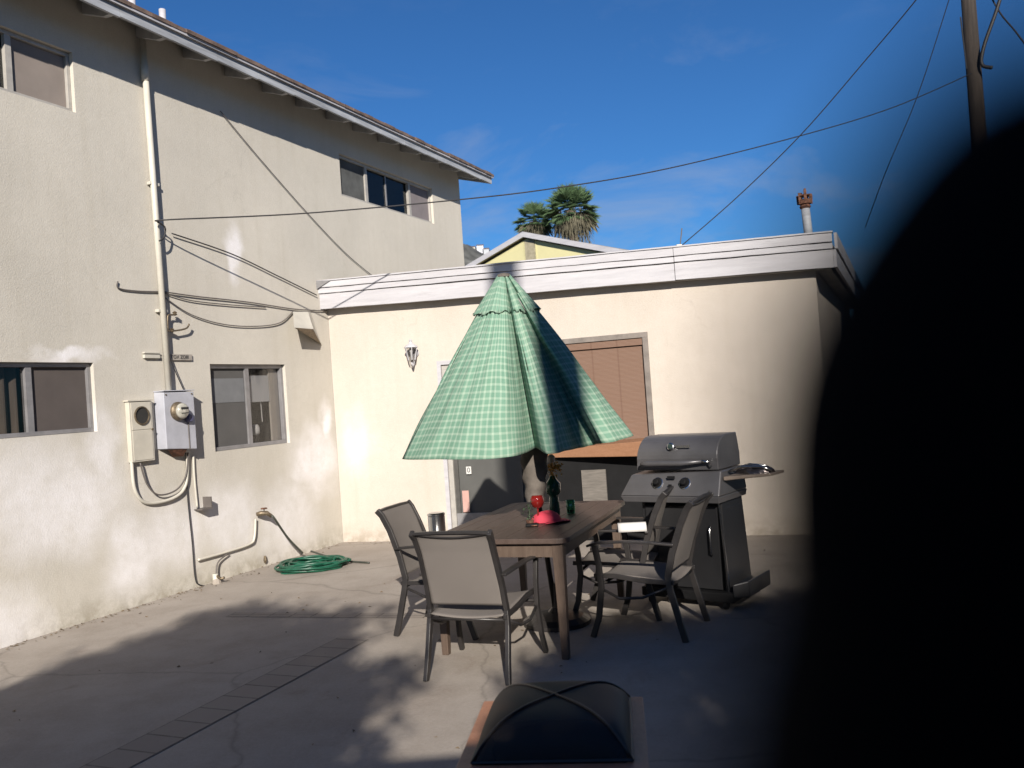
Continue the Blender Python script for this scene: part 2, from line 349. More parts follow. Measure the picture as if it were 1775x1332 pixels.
M['ink'] = simple('dark_ink', (.03, .03, .03), .7)
M['doorscr'] = simple('grey_door_screen', (.105, .105, .10), .7, var=.15, sc=2)
M['foil'] = simple('crumpled_foil', (.22, .19, .185), .25, .9, var=.2, sc=20, bump=1.0, bs=30)
M['frond'] = simple('palm_frond_green', (.12, .20, .09), .6, var=.5, sc=2); M['dead'] = simple('dead_palm_frond', (.15, .135, .09), .9, var=.6, sc=2)
M['bark'] = simple('bark', (.16, .12, .09), .95, var=.4, sc=4, bump=.6, bs=20, st=(6, 6, 1)); M['leaf'] = simple('leaf', (.06, .10, .035), .6, var=.4, sc=1)
M['polewood'] = simple('creosoted_pole_wood', (.065, .05, .04), .9, var=.45, sc=3, bump=.5, bs=20, st=(9, 9, .6))
M['hill'] = simple('hill_brush', (.13, .13, .12), .95, var=.6, sc=.12, bump=.5, bs=.5)
M['shade_black'] = simple('hand_shade_black', (.006, .006, .007), .95, var=.2, spec=.1)  # near-black colour carries the shade on the hand

# ------------------------------------------------------------------ ground
mb = MB(); mb.add([(-400,-400,-.03),(400,-400,-.03),(400,900,-.03),(-400,900,-.03)], [(0,1,2,3)]); tag(mb.build('ground', M['earth']), kind='structure')
mb = MB(); mb.box(-12, 14, -9, 16, -.12, 0.0); tag(mb.build('patio', M['concrete']), kind='structure')
a = G(182, 1332); b = G(612, 1108); dr = (b-a).normalized(); fr = frame(a-dr*3+V((dr.y,-dr.x,0))*.135, dr)
o = bpy.data.objects.new('path', None)
mb = MB(); mb.add([(0,0,.004),((b-a).length+3.0,0,.004),((b-a).length+3.0,.27,.004),(0,.27,.004)], [(0,1,2,3)])
ob = mb.build('path', M['bricks'], local=True); ob.matrix_basis = fr; tag(ob, kind='structure')
a = G(400, 1066); b = G(740, 1068); fr = frame(a, b-a)
mb = MB(); mb.add([(0,-.07,.003),((b-a).length,-.07,.003),((b-a).length,.07,.003),(0,.07,.003)], [(0,1,2,3)])
ob = mb.build('path', M['bricks'], local=True); ob.matrix_basis = fr; tag(ob, kind='structure')

random.seed(31); mb = MB()
for k in range(420):
    if k < 230:
        u_ = random.random(); p = P0*(1-u_)+P1*u_+V((.9116,-.4112,0))*abs(random.gauss(.02,.09)) + (P0-P1)*random.choice((0,.4))
    elif k < 330: u_ = random.random(); p = P1*(1-u_)+P2*u_-V((.306,.952,0))*abs(random.gauss(.03,.12))
    else: p = V((random.uniform(-3.4,2.6), random.uniform(3.6,9), 0))
    a_ = random.uniform(0,6.28); r_ = random.uniform(.006,.02); d_ = V((math.cos(a_),math.sin(a_),0))*r_; e_ = V((-d_.y,d_.x,0))*random.uniform(.3,.6); h_ = V((0,0,random.uniform(.002,.012)))
    p.z = .003; mb.add([p-d_, p+e_+h_, p+d_, p-e_+h_*.5], [(0,1,2,3)])
tag(mb.build('leaf_litter', simple('dry_leaf_litter', (.22,.16,.10), .9, var=.6, sc=3)), 'dry leaf crumbs scattered along the wall foot and over the patio', 'leaf litter', kind='stuff')

# ------------------------------------------------------------------ walls with openings
def wall_holes(s0, s1, z0, z1, holes, depth):
    ss = sorted({s0, s1, *[h[0] for h in holes], *[h[1] for h in holes]}); zs = sorted({z0, z1, *[h[2] for h in holes], *[h[3] for h in holes]})
    m = MB()
    for i in range(len(ss)-1):
        for j in range(len(zs)-1):
            cs = (ss[i]+ss[i+1])/2; cz = (zs[j]+zs[j+1])/2
            if any(h[0] < cs < h[1] and h[2] < cz < h[3] for h in holes): continue
            m.add([(ss[i],0,zs[j]),(ss[i+1],0,zs[j]),(ss[i+1],0,zs[j+1]),(ss[i],0,zs[j+1])], [(0,1,2,3)])
    for a, b, c, d in holes:
        q = depth
        m.add([(a,0,c),(b,0,c),(b,0,d),(a,0,d),(a,q,c),(b,q,c),(b,q,d),(a,q,d)], [(0,1,5,4),(1,2,6,5),(2,3,7,6),(3,0,4,7)])
    return m
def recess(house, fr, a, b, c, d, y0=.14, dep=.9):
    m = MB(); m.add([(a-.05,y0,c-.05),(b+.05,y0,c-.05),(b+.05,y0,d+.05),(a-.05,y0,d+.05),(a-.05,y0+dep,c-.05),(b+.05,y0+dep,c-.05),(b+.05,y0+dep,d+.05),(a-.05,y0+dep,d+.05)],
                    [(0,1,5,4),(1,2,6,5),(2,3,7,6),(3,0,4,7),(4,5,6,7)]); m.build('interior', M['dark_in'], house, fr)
def frame_rect(a, b, c, d, w, y0, y1, mb=None):
    m = mb or MB(); m.box(a, b, y0, y1, c, c+w); m.box(a, b, y0, y1, d-w, d); m.box(a, a+w, y0, y1, c+w, d-w); m.box(b-w, b, y0, y1, c+w, d-w); return m
# ---- the two storey house on the left
ZE = 5.04
wUL = (-5.05, -3.56, 4.505, 5.05); wUR = (.478, 2.965, 4.50, 5.06); wLL = (-5.4, -3.545, 1.64, 2.256); wLR = (-2.115, -.905, 1.33, 2.25)
S1 = 3.92
house = thing('stucco_house', 'two storey beige stucco house with brown eaves filling the left side', 'house', P1, FL)
mb = wall_holes(-11, S1, -.05, 5.62, [wUL, wUR, wLL, wLR], .14)
mb.add([(S1,0,-.05),(S1,7,-.05),(S1,7,5.62),(S1,0,5.62),(S1,3.5,6.75)], [(0,1,2,4,3)])
mb.add([(-11,0,-.05),(-11,7,-.05),(-11,7,5.62),(-11,0,5.62),(-11,3.5,6.75)], [(3,4,2,1,0)])
mb.add([(-11,7,-.05),(S1,7,-.05),(S1,7,5.62),(-11,7,5.62)], [(0,1,2,3)])
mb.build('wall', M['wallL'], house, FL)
# roof: sloping deck, brown shingle edge, fascia, open rafter tails
OV = .38; SE = 4.36
zr = lambda y: 5.70 + y*.30
mb = MB()
for (y0, y1) in ((-OV-.05, 3.5),):
    mb.hexa([(-11.3,y0,zr(y0)-.14),(SE,y0,zr(y0)-.14),(SE,y1,zr(y1)-.14),(-11.3,y1,zr(y1)-.14)], [(-11.3,y0,zr(y0)-.11),(SE,y0,zr(y0)-.11),(SE,y1,zr(y1)-.11),(-11.3,y1,zr(y1)-.11)])
mb.hexa([(-11.3,3.5,zr(3.5)-.14),(SE,3.5,zr(3.5)-.14),(SE,7.4,zr(0)-.3),(-11.3,7.4,zr(0)-.3)], [(-11.3,3.5,zr(3.5)-.11),(SE,3.5,zr(3.5)-.11),(SE,7.4,zr(0)-.27),(-11.3,7.4,zr(0)-.27)])
roof = mb.build('roof', M['soffit'], house, FL)
mb = MB(); random.seed(3)
y0 = -OV-.075
s = -11.3
while s < SE+.02:
    w = random.uniform(.16, .3); e = min(s+w, SE+.03); dz = random.uniform(-.004, .006); dy = random.uniform(-.008, .008)
    mb.hexa([(s,y0+dy,zr(y0)-.105),(e-.004,y0+dy,zr(y0)-.105),(e-.004,.5,zr(.5)-.105),(s,.5,zr(.5)-.105)], [(s,y0+dy,zr(y0)-.072+dz),(e-.004,y0+dy,zr(y0)-.072+dz),(e-.004,.5,zr(.5)-.07),(s,.5,zr(.5)-.07)])
    mb.hexa([(s+.1,y0+.06+dy,zr(y0+.06)-.066),(e+.09,y0+.06+dy,zr(y0+.06)-.066),(e+.09,.5,zr(.5)-.066),(s+.1,.5,zr(.5)-.066)], [(s+.1,y0+.06+dy,zr(y0)-.03+dz),(e+.09,y0+.06+dy,zr(y0)-.03+dz),(e+.09,.5,zr(.5)-.035),(s+.1,.5,zr(.5)-.035)])
    s += w
mb.hexa([(-11.3,.5,zr(.5)-.105),(SE+.03,.5,zr(.5)-.105),(SE+.03,3.5,zr(3.5)-.105),(-11.3,3.5,zr(3.5)-.105)], [(-11.3,.5,zr(.5)-.05),(SE+.03,.5,zr(.5)-.05),(SE+.03,3.5,zr(3.5)-.05),(-11.3,3.5,zr(3.5)-.05)])
mb.build('shingles', M['shingle'], roof, FL)
zf = zr(-OV)-.14
mb = MB(); s = -11.3; random.seed(8)
while s < SE-.02:
    e = min(s+.61, SE); k = random.uniform(-.012, .012)
    mb.hexa([(s,-OV-.03,zf-.100),(e-.004,-OV-.03,zf-.106+k*.3),(e-.004,-OV,zf-.106+k*.3),(s,-OV,zf-.100)], [(s,-OV-.03,zf+.012),(e-.004,-OV-.03,zf+.012),(e-.004,-OV,zf+.012),(s,-OV,zf+.012)])
    s = e
mb.build('fascia', M['fascia'], roof, FL)
mb = MB(); mb.box(-11.3, SE+.01, -OV-.06, -OV-.032, zf-.012, zf+.02); mb.build('drip_edge', M['white'], roof, FL)
mb = MB(); mb = MB(); mb.hexa([(SE-.03,-OV,zf-.1),(SE,-OV,zf-.1),(SE,3.5,zr(3.5)-.26),(SE-.03,3.5,zr(3.5)-.26)], [(SE-.03,-OV,zf+.0),(SE,-OV,zf+.0),(SE,3.5,zr(3.5)-.15),(SE-.03,3.5,zr(3.5)-.15)])
mb.build('rake_board', M['fascia'], roof, FL)
s = -10.75
while s < SE-.1:
    z1 = zr(0)-.142; z0 = zf-.0
    mb = MB(); t = .045
    prof = [(-.002, z1-.11), (-.16, z1-.16), (-.26, zf-.085), (-OV+.05, zf-.085), (-OV+.002, zf-.07), (-OV+.002, zf-.003), (-.002, z1-.003)]
    n = len(prof); mb.add([(s, y, z) for y, z in prof]+[(s+t, y, z) for y, z in prof], [list(range(n)), list(range(n, 2*n))[::-1]]+[(i, (i+1)%n, n+(i+1)%n, n+i) for i in range(n)])
    mb.build('rafter_tail', M['rafter'], roof, FL); s += .61
# windows of the house
def sliding(house, fr, r, split, fm, name='window', fw=.035, y=.05):
    a, b, c, d = r
    w = frame_rect(a+.002, b-.002, c+.002, d-.002, fw, y-.01, y+.06).build(name, fm, house, fr, bevel=.003)
    for sp in split: MB().box(sp-.028, sp+.028, y-.004, y+.05, c+fw, d-fw).build('mullion', fm, w, fr)
    return w
w = sliding(house, FL, wUL, [-4.15], M['alu_lt'])
MB().box(-4.12, wUL[1]-.04, .07, .074, wUL[2]+.04, wUL[3]-.04).build('insect_screen', M['screen'], w, FL)
MB().box(wUL[0]+.04, -4.18, .085, .09, wUL[2]+.04, wUL[3]-.04).build('glass_pane', M['glass_dk'], w, FL)
MB().box(wUL[0]+.04, -4.20, .13, .14, wUL[2]+.04, 4.72).build('curtain', M['blind_w'], w, FL)
w = sliding(house, FL, wUR, [1.16, 2.33], M['alu_lt'])
MB().box(wUR[0]+.036, 1.13, .07, .075, wUR[2]+.036, wUR[3]-.036).build('insect_screen', simple('dark_screen', (.12,.125,.125), .9, var=.3, sc=5), w, FL)
MB().box(2.36, wUR[1]-.036, .07, .075, wUR[2]+.036, wUR[3]-.036).build('insect_screen', simple('grey_screen', (.27,.24,.25), .9, var=.12, sc=5), w, FL)
MB().box(1.19, 2.30, .09, .095, wUR[2]+.036, wUR[3]-.036).build('glass_pane', M['glass_dk'], w, FL)
MB().box(1.70, 1.725, .075, .089, wUR[2]+.036, wUR[3]-.036).build('sash_stile', M['alu'], w, FL)
w = sliding(house, FL, wLL, [-4.15], M['alu'])
MB().box(-4.12, wLL[1]-.037, .07, .075, wLL[2]+.037, wLL[3]-.037).build('insect_screen', simple('brown_screen', (.115,.095,.088), .9, var=.12, sc=3), w, FL)
MB().box(wLL[0]+.037, -4.18, .075, .08, wLL[2]+.037, wLL[3]-.037).build('glass_pane', M['glass'], w, FL)
mb = MB(); mb.grid(lambda u, v: (wLL[0]+.04+u*1.2, .16+.025*math.sin(u*70), wLL[2]+v*.60), 90, 1); mb.build('curtain', M['curtain'], w, FL)
w = sliding(house, FL, wLR, [-1.51], M['alu'], fw=.04)
a, b, c, d = wLR
MB().box(a+.042, -1.54, .07, .075, c+.042, d-.042).build('insect_screen', simple('fine_grey_screen', (.12,.115,.112), .9, var=.1, sc=3), w, FL)
MB().box(-1.48, b-.042, .085, .09, c+.042, d-.042).build('glass_pane', M['glass'], w, FL)
MB().box(-1.462, -1.10, .098, .102, 1.83, 2.13).build('roller_blind', M['blind_w'], w, FL)
MB().box(a+.045, -1.55, .0660, .0690, 1.84, 2.10).build('roller_blind', simple('blind_seen_through_screen', (.22,.225,.235), .9, var=.08), w, FL)
MB().tube([(-1.22,.128,1.88),(-1.21,.128,1.60)], .006, 6).build('pull_cord', M['paper'], w, FL)
MB().box(-1.09, b-.043, .095, .12, c+.043, d-.043).build('side_curtain', simple('cream_curtain', (.62,.56,.50), .9, var=.1, st=(9,1,.5)), w, FL)
for r in (wUL, wUR, wLL, wLR): recess(house, FL, *r)
# little ornament on the sill
q = FL @ V((-1.30, .16, 1.335))
t = thing('sill_ornament', 'small white and dark ornament standing inside the lower right house window', 'ornament', q)
MB().lathe([(.05,0),(.055,.02),(.04,.08),(.045,.12)], q, 14).build('base', M['black'], t, smooth=True)
MB().lathe([(.035,.121),(.05,.15),(.05,.2),(.03,.24)], q, 14).build('jug', M['paper'], t, smooth=True)

# pale touch: vents on the house roof
def roof_pipe(px, py, off, h, label):
    p = L(px, py, off); zb = zr(p.y)-.06
    q = FL @ V((p.x, p.y, zb)); t = thing('vent_pipe', label, 'pipe', q, group='white vent pipes on the two storey roof')
    tp = p.z
    MB().tube([q, q+V((0,0,tp-zb))], .035, 12).build('pipe', M['white'], t, smooth=True)
    MB().lathe([(.09,0),(.06,.03),(.04,.05)], q, 14).build('flashing', M['alu'], t, smooth=True)
roof_pipe(281, 17, -.25, .3, 'white plastic vent pipe poking above the house roof, right of the two')
roof_pipe(228, -4, -.25, .3, 'white vent pipe on the house roof cut by the top edge of the photo')

# ---- electrical conduit mast, meter and boxes on the house wall
def lz(x, y, off=0.0): return L(x, y, off)
q = FL @ V((-2.74, -.04, 1.97))
t = thing('conduit_mast', 'long vertical cream painted conduit from the eave down to the meter box', 'conduit', q, FL)
cx = -2.735
MB().tube([(cx-.045,-.045,5.50),(cx,-.045,1.968)], .030, 14).build('pipe', M['conduit'], t, FL, smooth=True)
MB().tube([(cx-.044,-.045,5.18),(cx-.043,-.045,5.02)], .036, 14).build('coupling', M['conduit'], t, FL, smooth=True)
for z in (4.0, 2.75): MB().box(cx-.07, cx+.05, -.05, -.002, z, z+.03).build('strap', M['conduit'], t, FL, bevel=.004)
q = FL @ V((cx, -.01, 2.3))
t = thing('strut_bracket', 'horizontal slotted metal strut behind the conduit above the meter box', 'bracket', q, FL)
MB().box(-2.99, -2.80, -.03, -.002, 2.30, 2.335).box(-2.99, -2.80, -.03, -.002, 2.345, 2.36).build('channel', M['conduit'], t, FL, bevel=.003)
mb = MB().box(-2.70, -2.375, -.02, -.002, 2.285, 2.345); mb.build('tag_plate', simple('tag_plate_grey', (.42,.38,.34), .6), t, FL)
def text(body, name, mat, fr, s, y, z, size, parent, ext=.001):
    c = bpy.data.curves.new(name, 'FONT'); c.body = body; c.size = size; c.extrude = ext; c.align_x = 'CENTER'; c.align_y = 'CENTER'
    o = bpy.data.objects.new(name, c); col.objects.link(o)
    dg = bpy.context.evaluated_depsgraph_get(); me = bpy.data.meshes.new_from_object(o.evaluated_get(dg)); bpy.data.objects.remove(o)
    me.materials.append(mat); o = bpy.data.objects.new(name, me); col.objects.link(o); o.parent = parent
    Wm = fr @ Matrix.Translation((s, y, z)) @ Matrix.Rotation(math.pi/2, 4, 'X'); o.matrix_basis = wm(parent).inverted() @ Wm; return o
text('TOX ZOIII', 'lettering', M['ink'], FL, -2.54, -.0215, 2.315, .05, t)
# meter box
q = FL @ V((-2.69, 0, 1.39))
t = thing('meter_box', 'pale grey electric meter panel with round glass meter on the house wall', 'meter box', q, FL)
mA, mB_, mC, mD = -2.885, -2.50, 1.42, 1.962
MB().hexa([(mA,-.13,mC+.0),(mB_,-.13,mC-.03),(mB_,-.002,mC-.03),(mA,-.002,mC)], [(mA,-.13,mD),(mB_,-.13,mD),(mB_,-.002,mD+.01),(mA,-.002,mD+.01)]).build('cabinet', M['meter'], t, FL, bevel=.006)
MB().box(mA-.006, mB_+.006, -.14, -.002, mD+.011, mD+.02).build('rain_hood', M['meter'], t, FL, bevel=.002)
RX = Matrix.Rotation(math.pi/2, 4, 'X')
MB().lathe([(.092,.13),(.092,.15),(.084,.165),(.078,.185)], (-2.725,0,1.775), 28, RX).build('meter_ring', M['brass'], t, FL, smooth=False)
MB().lathe([(.076,.180),(.074,.205),(.055,.225),(.001,.228)], (-2.725,0,1.775), 28, RX).build('meter_glass', simple('meter_face', (.55,.53,.46), .2, var=.35, sc=30), t, FL, smooth=True)
mb = MB()
for k in range(4): mb.lathe([(.013,.2265),(.013,.2295)], (-2.76+k*.024, 0, 1.80), 10, RX)
mb.box(-2.77, -2.68, -.2295, -.2275, 1.75, 1.757); mb.build('meter_dials', M['ink'], t, FL)
MB().lathe([(.042,.13),(.042,.16),(.03,.175)], (-2.60,0,1.70), 18, RX).build('breaker_knob', simple('blue_grey_cap', (.10,.10,.2), .5), t, FL, smooth=False)
MB().tube([(-2.60,-.134,1.66),(-2.60,-.134,1.40)], .006, 6).build('seal_wire', M['cable_g'], t, FL)
MB().add([(-2.87,-.12,1.41),(-2.62,-.12,1.40),(-2.62,-.004,1.40),(-2.70,-.004,1.33),(-2.63,-.07,1.33)], [(0,1,4),(0,4,3),(0,3,2),(1,2,3,4),(0,2,1)]).build('lower_hood', M['rust'], t, FL)
for s_ in (-2.86, -2.53): MB().lathe([(.008,.13),(.008,.137)], (s_,0,1.94), 8, RX).build('screw', M['brass'], t, FL)
# small box
q = FL @ V((-3.10, 0, 1.32))
t = thing('utility_box', 'narrow cream box with a round dark window left of the meter panel', 'utility box', q, FL)
MB().box(-3.235, -2.965, -.055, -.002, 1.325, 1.89).build('cabinet', M['beige'], t, FL, bevel=.005)
MB().box(-3.25, -2.955, -.065, -.002, 1.892, 1.905).build('lid', M['beige'], t, FL)
MB().box(-3.215, -2.985, -.060, -.0555, 1.625, 1.88).build('upper_panel', M['beige'], t, FL, bevel=.001)
MB().box(-3.215, -2.985, -.060, -.0555, 1.34, 1.615).build('lower_panel', M['beige'], t, FL, bevel=.001)
MB().lathe([(.088,.0605),(.088,.072),(.078,.075),(.076,.062)], (-3.10,0,1.755), 28, RX).build('bezel', M['brass'], t, FL)
MB().lathe([(.076,.0605),(.076,.064)], (-3.10,0,1.755), 28, RX).build('window', M['dark_in'], t, FL)
MB().lathe([(.010,.06),(.010,.07)], (-2.985,0,1.62), 8, RX).build('screw', M['brass'], t, FL)
# cables under the boxes
def cable(name, pts, r, mat, label, cat='cable', group=None, fr=None, n=7, sub=8):
    P = [V(p) for p in pts]; out = []
    for i in range(len(P)-1):
        p0 = P[max(i-1,0)]; p1 = P[i]; p2 = P[i+1]; p3 = P[min(i+2,len(P)-1)]
        for k in range(sub):
            t_ = k/sub; out.append(.5*((2*p1)+(p2-p0)*t_+(2*p0-5*p1+4*p2-p3)*t_*t_+(3*p1-p0-3*p2+p3)*t_**3))
    out.append(P[-1]); o = MB().tube(out, r, n).build(name, mat, None, fr, smooth=True); return tag(o, label, cat, group)
LP = lambda pts, off=.02: [tuple(L(x, y, off)) for x, y in pts]
cable('looped_pipe', LP([(228,800),(234,850),(255,872),(300,864),(322,840),(325,785)], .03), .016, M['conduit'], 'outer cream pipe looping from the utility box to the meter panel', 'pipe', None, FL)
cable('looped_pipe', LP([(243,803),(255,840),(275,858),(305,850),(322,825),(326,785)], .045), .008, M['cable_g'], 'thin grey cable looping inside the cream pipe under the meter panel', 'cable', None, FL)
cable('ground_wire', LP([(322,785),(325,860),(333,940),(338,1000),(346,1014),(372,1018)], .02), .006, M['cable'], 'thin black wire running from the meter panel down to the ground pipe', 'wire', None, FL)
cable('ground_wire', LP([(335,790),(337,830),(342,880)], .02), .011, M['conduit'], 'short cream conduit dropping from the meter panel to the angle bracket', 'conduit', None, FL)
q = FL @ L(347, 888, 0)
t = thing('angle_bracket', 'dark metal angle bracket low on the house wall under the meter', 'bracket', q, FL)
c_ = L(345, 880)
MB().box(c_.x-.07, c_.x+.07, -.11, -.002, c_.z-.02, c_.z-.008).build('ledge', M['cable_g'], t, FL)
MB().box(c_.x+.055, c_.x+.07, -.11, -.002, c_.z-.007, c_.z+.10).build('upright', M['cable_g'], t, FL)
# water pipe, tap, ground fitting
cable('water_pipe', LP([(343,971),(390,958),(432,944)], .03)+LP([(441,932),(443,900)], .03), .013, M['conduit'], 'cream water pipe running along the wall foot up to the garden tap', 'pipe', None, FL)
c_ = L(452, 892, .04)
q = FL @ V((c_.x, -.04, c_.z)); t = thing('garden_tap', 'dull brass garden tap on the house wall feeding the green hose', 'tap', q, FL)
MB().tube([(c_.x-.06,-.03,c_.z+.01),(c_.x-.03,-.07,c_.z+.015),(c_.x+.02,-.11,c_.z+.01),(c_.x+.06,-.14,c_.z-.03)], [.02,.028,.026,.02], 10).build('body', M['brass'], t, FL, smooth=True)
MB().tube([(c_.x,-.09,c_.z+.02),(c_.x,-.09,c_.z+.06)], .009, 8).build('stem', M['metal'], t, FL)
MB().lathe([(.035,0),(.038,.008),(.03,.014)], (c_.x,-.09,c_.z+.058), 10).build('handle', M['rust'], t, FL)
h0 = FL @ V((c_.x+.06,-.14,c_.z-.03))
q = G(374, 1012); t = thing('pipe_stub', 'small rusty pipe fitting rising from the ground at the wall foot', 'pipe fitting', q)
MB().tube([q+V((0,0,-.02)), q+V((0,-.0,.10))], .028, 10).build('stub', M['conduit'], t, smooth=True)
MB().lathe([(.05,0),(.045,.02),(.03,.05)], q+V((.01,0,0)), 9).build('cement_collar', M['concrete'], t)
MB().tube([q+V((0,0,.09)), q+V((.06,-.02,.05)), q+V((.10,-.03,.06))], .014, 8).build('valve', M['brass'], t, smooth=True)
cable('thin_pipe', [FL @ L(375,995,.05)+V((0,0,.0)), FL @ L(378,975,.04), FL @ L(395,960,.04)], .008, M['cable_g'], 'thin curved copper pipe joining the ground fitting to the water pipe', 'pipe')
c_ = L(457, 970); MB_ = MB().lathe([(.01,0),(.02,.03),(.012,.08)], (c_.x,-.02,c_.z-.04), 7); tag(MB_.build('pipe_stub', M['brass'], None, FL), 'tiny brown pipe end sticking out of the wall foot near the hose', 'pipe fitting')
# hose: rise from tap and coil on the ground
cable('hose_end', [h0, h0+V((.03,-.02,-.02)), (h0+G(525,968)+V((0,0,.06)))/2-V((0,0,.03)), G(525,968)+V((0,0,.06))], .013, M['hose_dk'], 'dark hose section hanging from the tap down to the green coil', 'hose')
random.seed(5); pts = []
cc = (G(485,985)+G(605,985))/2; cc.z = 0; ax = G(612,980)-G(478,990); ax.z = 0; ru = ax.length/2*.9; au = ax.normalized(); av = V((-au.y, au.x, 0))
for k in range(15):
    sc_ = random.uniform(.60, 1.04); ph = random.uniform(-.3, .3); zz = .014+.007*k*.7
    for j in range(12):
        a_ = 2*math.pi*j/12
        pts.append(cc+au*(math.cos(a_+ph)*ru*sc_)+av*(math.sin(a_+ph)*.31*sc_*(1-.25*math.cos(a_)))+V((random.uniform(-.03,.03),random.uniform(-.02,.02),zz+.012*math.sin(3*a_+k))))
cable('garden_hose', pts, .0125, M['hose'], 'green garden hose lying coiled on the patio by the house wall', 'hose', sub=3)
cable('hose_end', [G(540,968)+V((0,0,.08)), G(590,974)+V((0,0,.02)), G(640,978)+V((0,0,.014))], .011, M['hose_dk'], 'dark loose end of the hose pointing right from the coil', 'hose')
# cables on the house wall
cable('wall_cable', LP([(382,193),(450,275),(535,372),(600,440),(650,482)], .02), .0055, M['cable_g'], 'long diagonal cable crossing the upper house wall below the eave', 'cable', None, FL)
cable('wall_cable', LP([(298,405),(400,440),(480,478),(549,512)], .03), .007, M['cable'], 'black cable sloping from the mast hook to the end of the garage fascia', 'cable', None, FL)
cable('wall_cable', LP([(204,488),(206,500),(240,505),(275,506)], .015), .007, M['cable_g'], 'short grey cable left of the conduit with an upturned end', 'cable', None, FL)
cable('wall_cable', LP([(284,506),(340,514),(430,524),(510,536),(566,539)], .02), .007, M['cable_g'], 'uppermost of the grey cables running from the conduit to the garage corner', 'cable', None, FL)
cable('wall_cable', LP([(284,508),(330,521),(390,528),(460,533)], .02), .006, M['cable_g'], 'middle grey cable right of the conduit fading out before the vent hood', 'cable', None, FL)
cable('wall_cable', LP([(284,515),(330,545),(385,562),(440,566),(485,560),(508,540)], .02), .006, M['cable_g'], 'sagging grey cable hanging from the conduit to the vent hood', 'cable', None, FL)
for nm, pts_, lb in (('wall_hook', [(291,572),(291,548),(300,546),(303,540)], 'upper dark hook on the conduit with a small upturned insulator'),
                     ('wall_hook', [(289,573),(300,574),(322,570),(328,562)], 'lower dark hook sticking out right from the conduit')):
    ob = cable(nm, LP(pts_, .06), .009, M['brass'], lb, 'hook', 'hooks on the conduit', FL)
for x_, y_ in ((303,544),(298,573)):
    c_ = L(x_, y_, .06)
    tag(MB().lathe([(.010,-.02),(.024,-.01),(.016,0),(.024,.012),(.01,.02)], (c_.x,c_.y,c_.z), 10).build('insulator', M['brass'], None, FL), 'small brown insulator on the %s hook beside the conduit' % ('upper' if y_ < 560 else 'lower'), 'insulator')
cable('thin_wire', LP([(288,600),(300,635),(320,680)], .06), .005, M['cable'], 'thin black wire from the strut bracket to the top of the meter panel', 'wire', None, FL)
ob = cable('mast_hook', LP([(273,385),(286,395),(284,412),(276,418)], .10), .008, M['cable'], 'black loop of service wire hooked on the conduit high up', 'hook', None, FL)
# vent hood
q = FL @ V((-.45, 0, 2.75)); t = thing('vent_hood', 'cream wedge shaped vent hood on the house wall beside the garage corner', 'vent', q, FL)
a1 = L(508, 541); a2 = L(533, 541); b1 = L(512, 568, .2); b2 = L(543, 571, .2); b3 = L(556, 597, .0); 
T1 = L(508,541,.03); T2 = L(534,541,.03); A1 = L(510,568,.24); B1 = L(543,571,.24); C1 = L(557,598,.004); D1 = L(547,594,.004); W1 = L(512,541,.003); W2 = L(538,541,.003)
MB().add([T1,T2,A1,B1,C1,D1,W1,W2], [(0,1,3,2),(1,4,3),(1,7,4),(0,2,5),(0,5,6),(0,6,7,1)]).build('hood', M['conduit'], t, FL, solid=.004)
MB().add([A1+V((.01,.005,.004)),B1+V((-.01,.005,.004)),C1+V((-.01,-.01,.006)),D1+V((.01,-.01,.006))], [(0,1,2,3)]).build('dark_underside', M['brass'], t, FL)  # dark face closing the underside of the hood

# ------------------------------------------------------------------ garage with white fascia
GW = 5.85
wl = FB.inverted().to_3x3() @ (FL.to_3x3() @ V((1,0,0)))    # house wall direction in garage coordinates
gar = thing('garage', 'low cream stucco garage with white fascia boards behind the patio', 'garage', P1, FB)
door = (1.497, 2.62, .02, 2.13); win = (2.90, 3.975, 1.06, 2.22)
mb = wall_holes(0.003, GW, -.05, 3.05, [door, win], .14)
dp = 6.5
e0 = V((0.003,0,0)); e1 = V((GW,0,0)); e2 = e1+wl*dp; e3 = e0+wl*dp
for A_, B2 in ((e1, e2), (e2, e3)):
    mb.add([(A_.x,A_.y,-.05),(B2.x,B2.y,-.05),(B2.x,B2.y,3.05),(A_.x,A_.y,3.05)], [(0,1,2,3)])
mb.build('wall', M['wallB'], gar, FB)
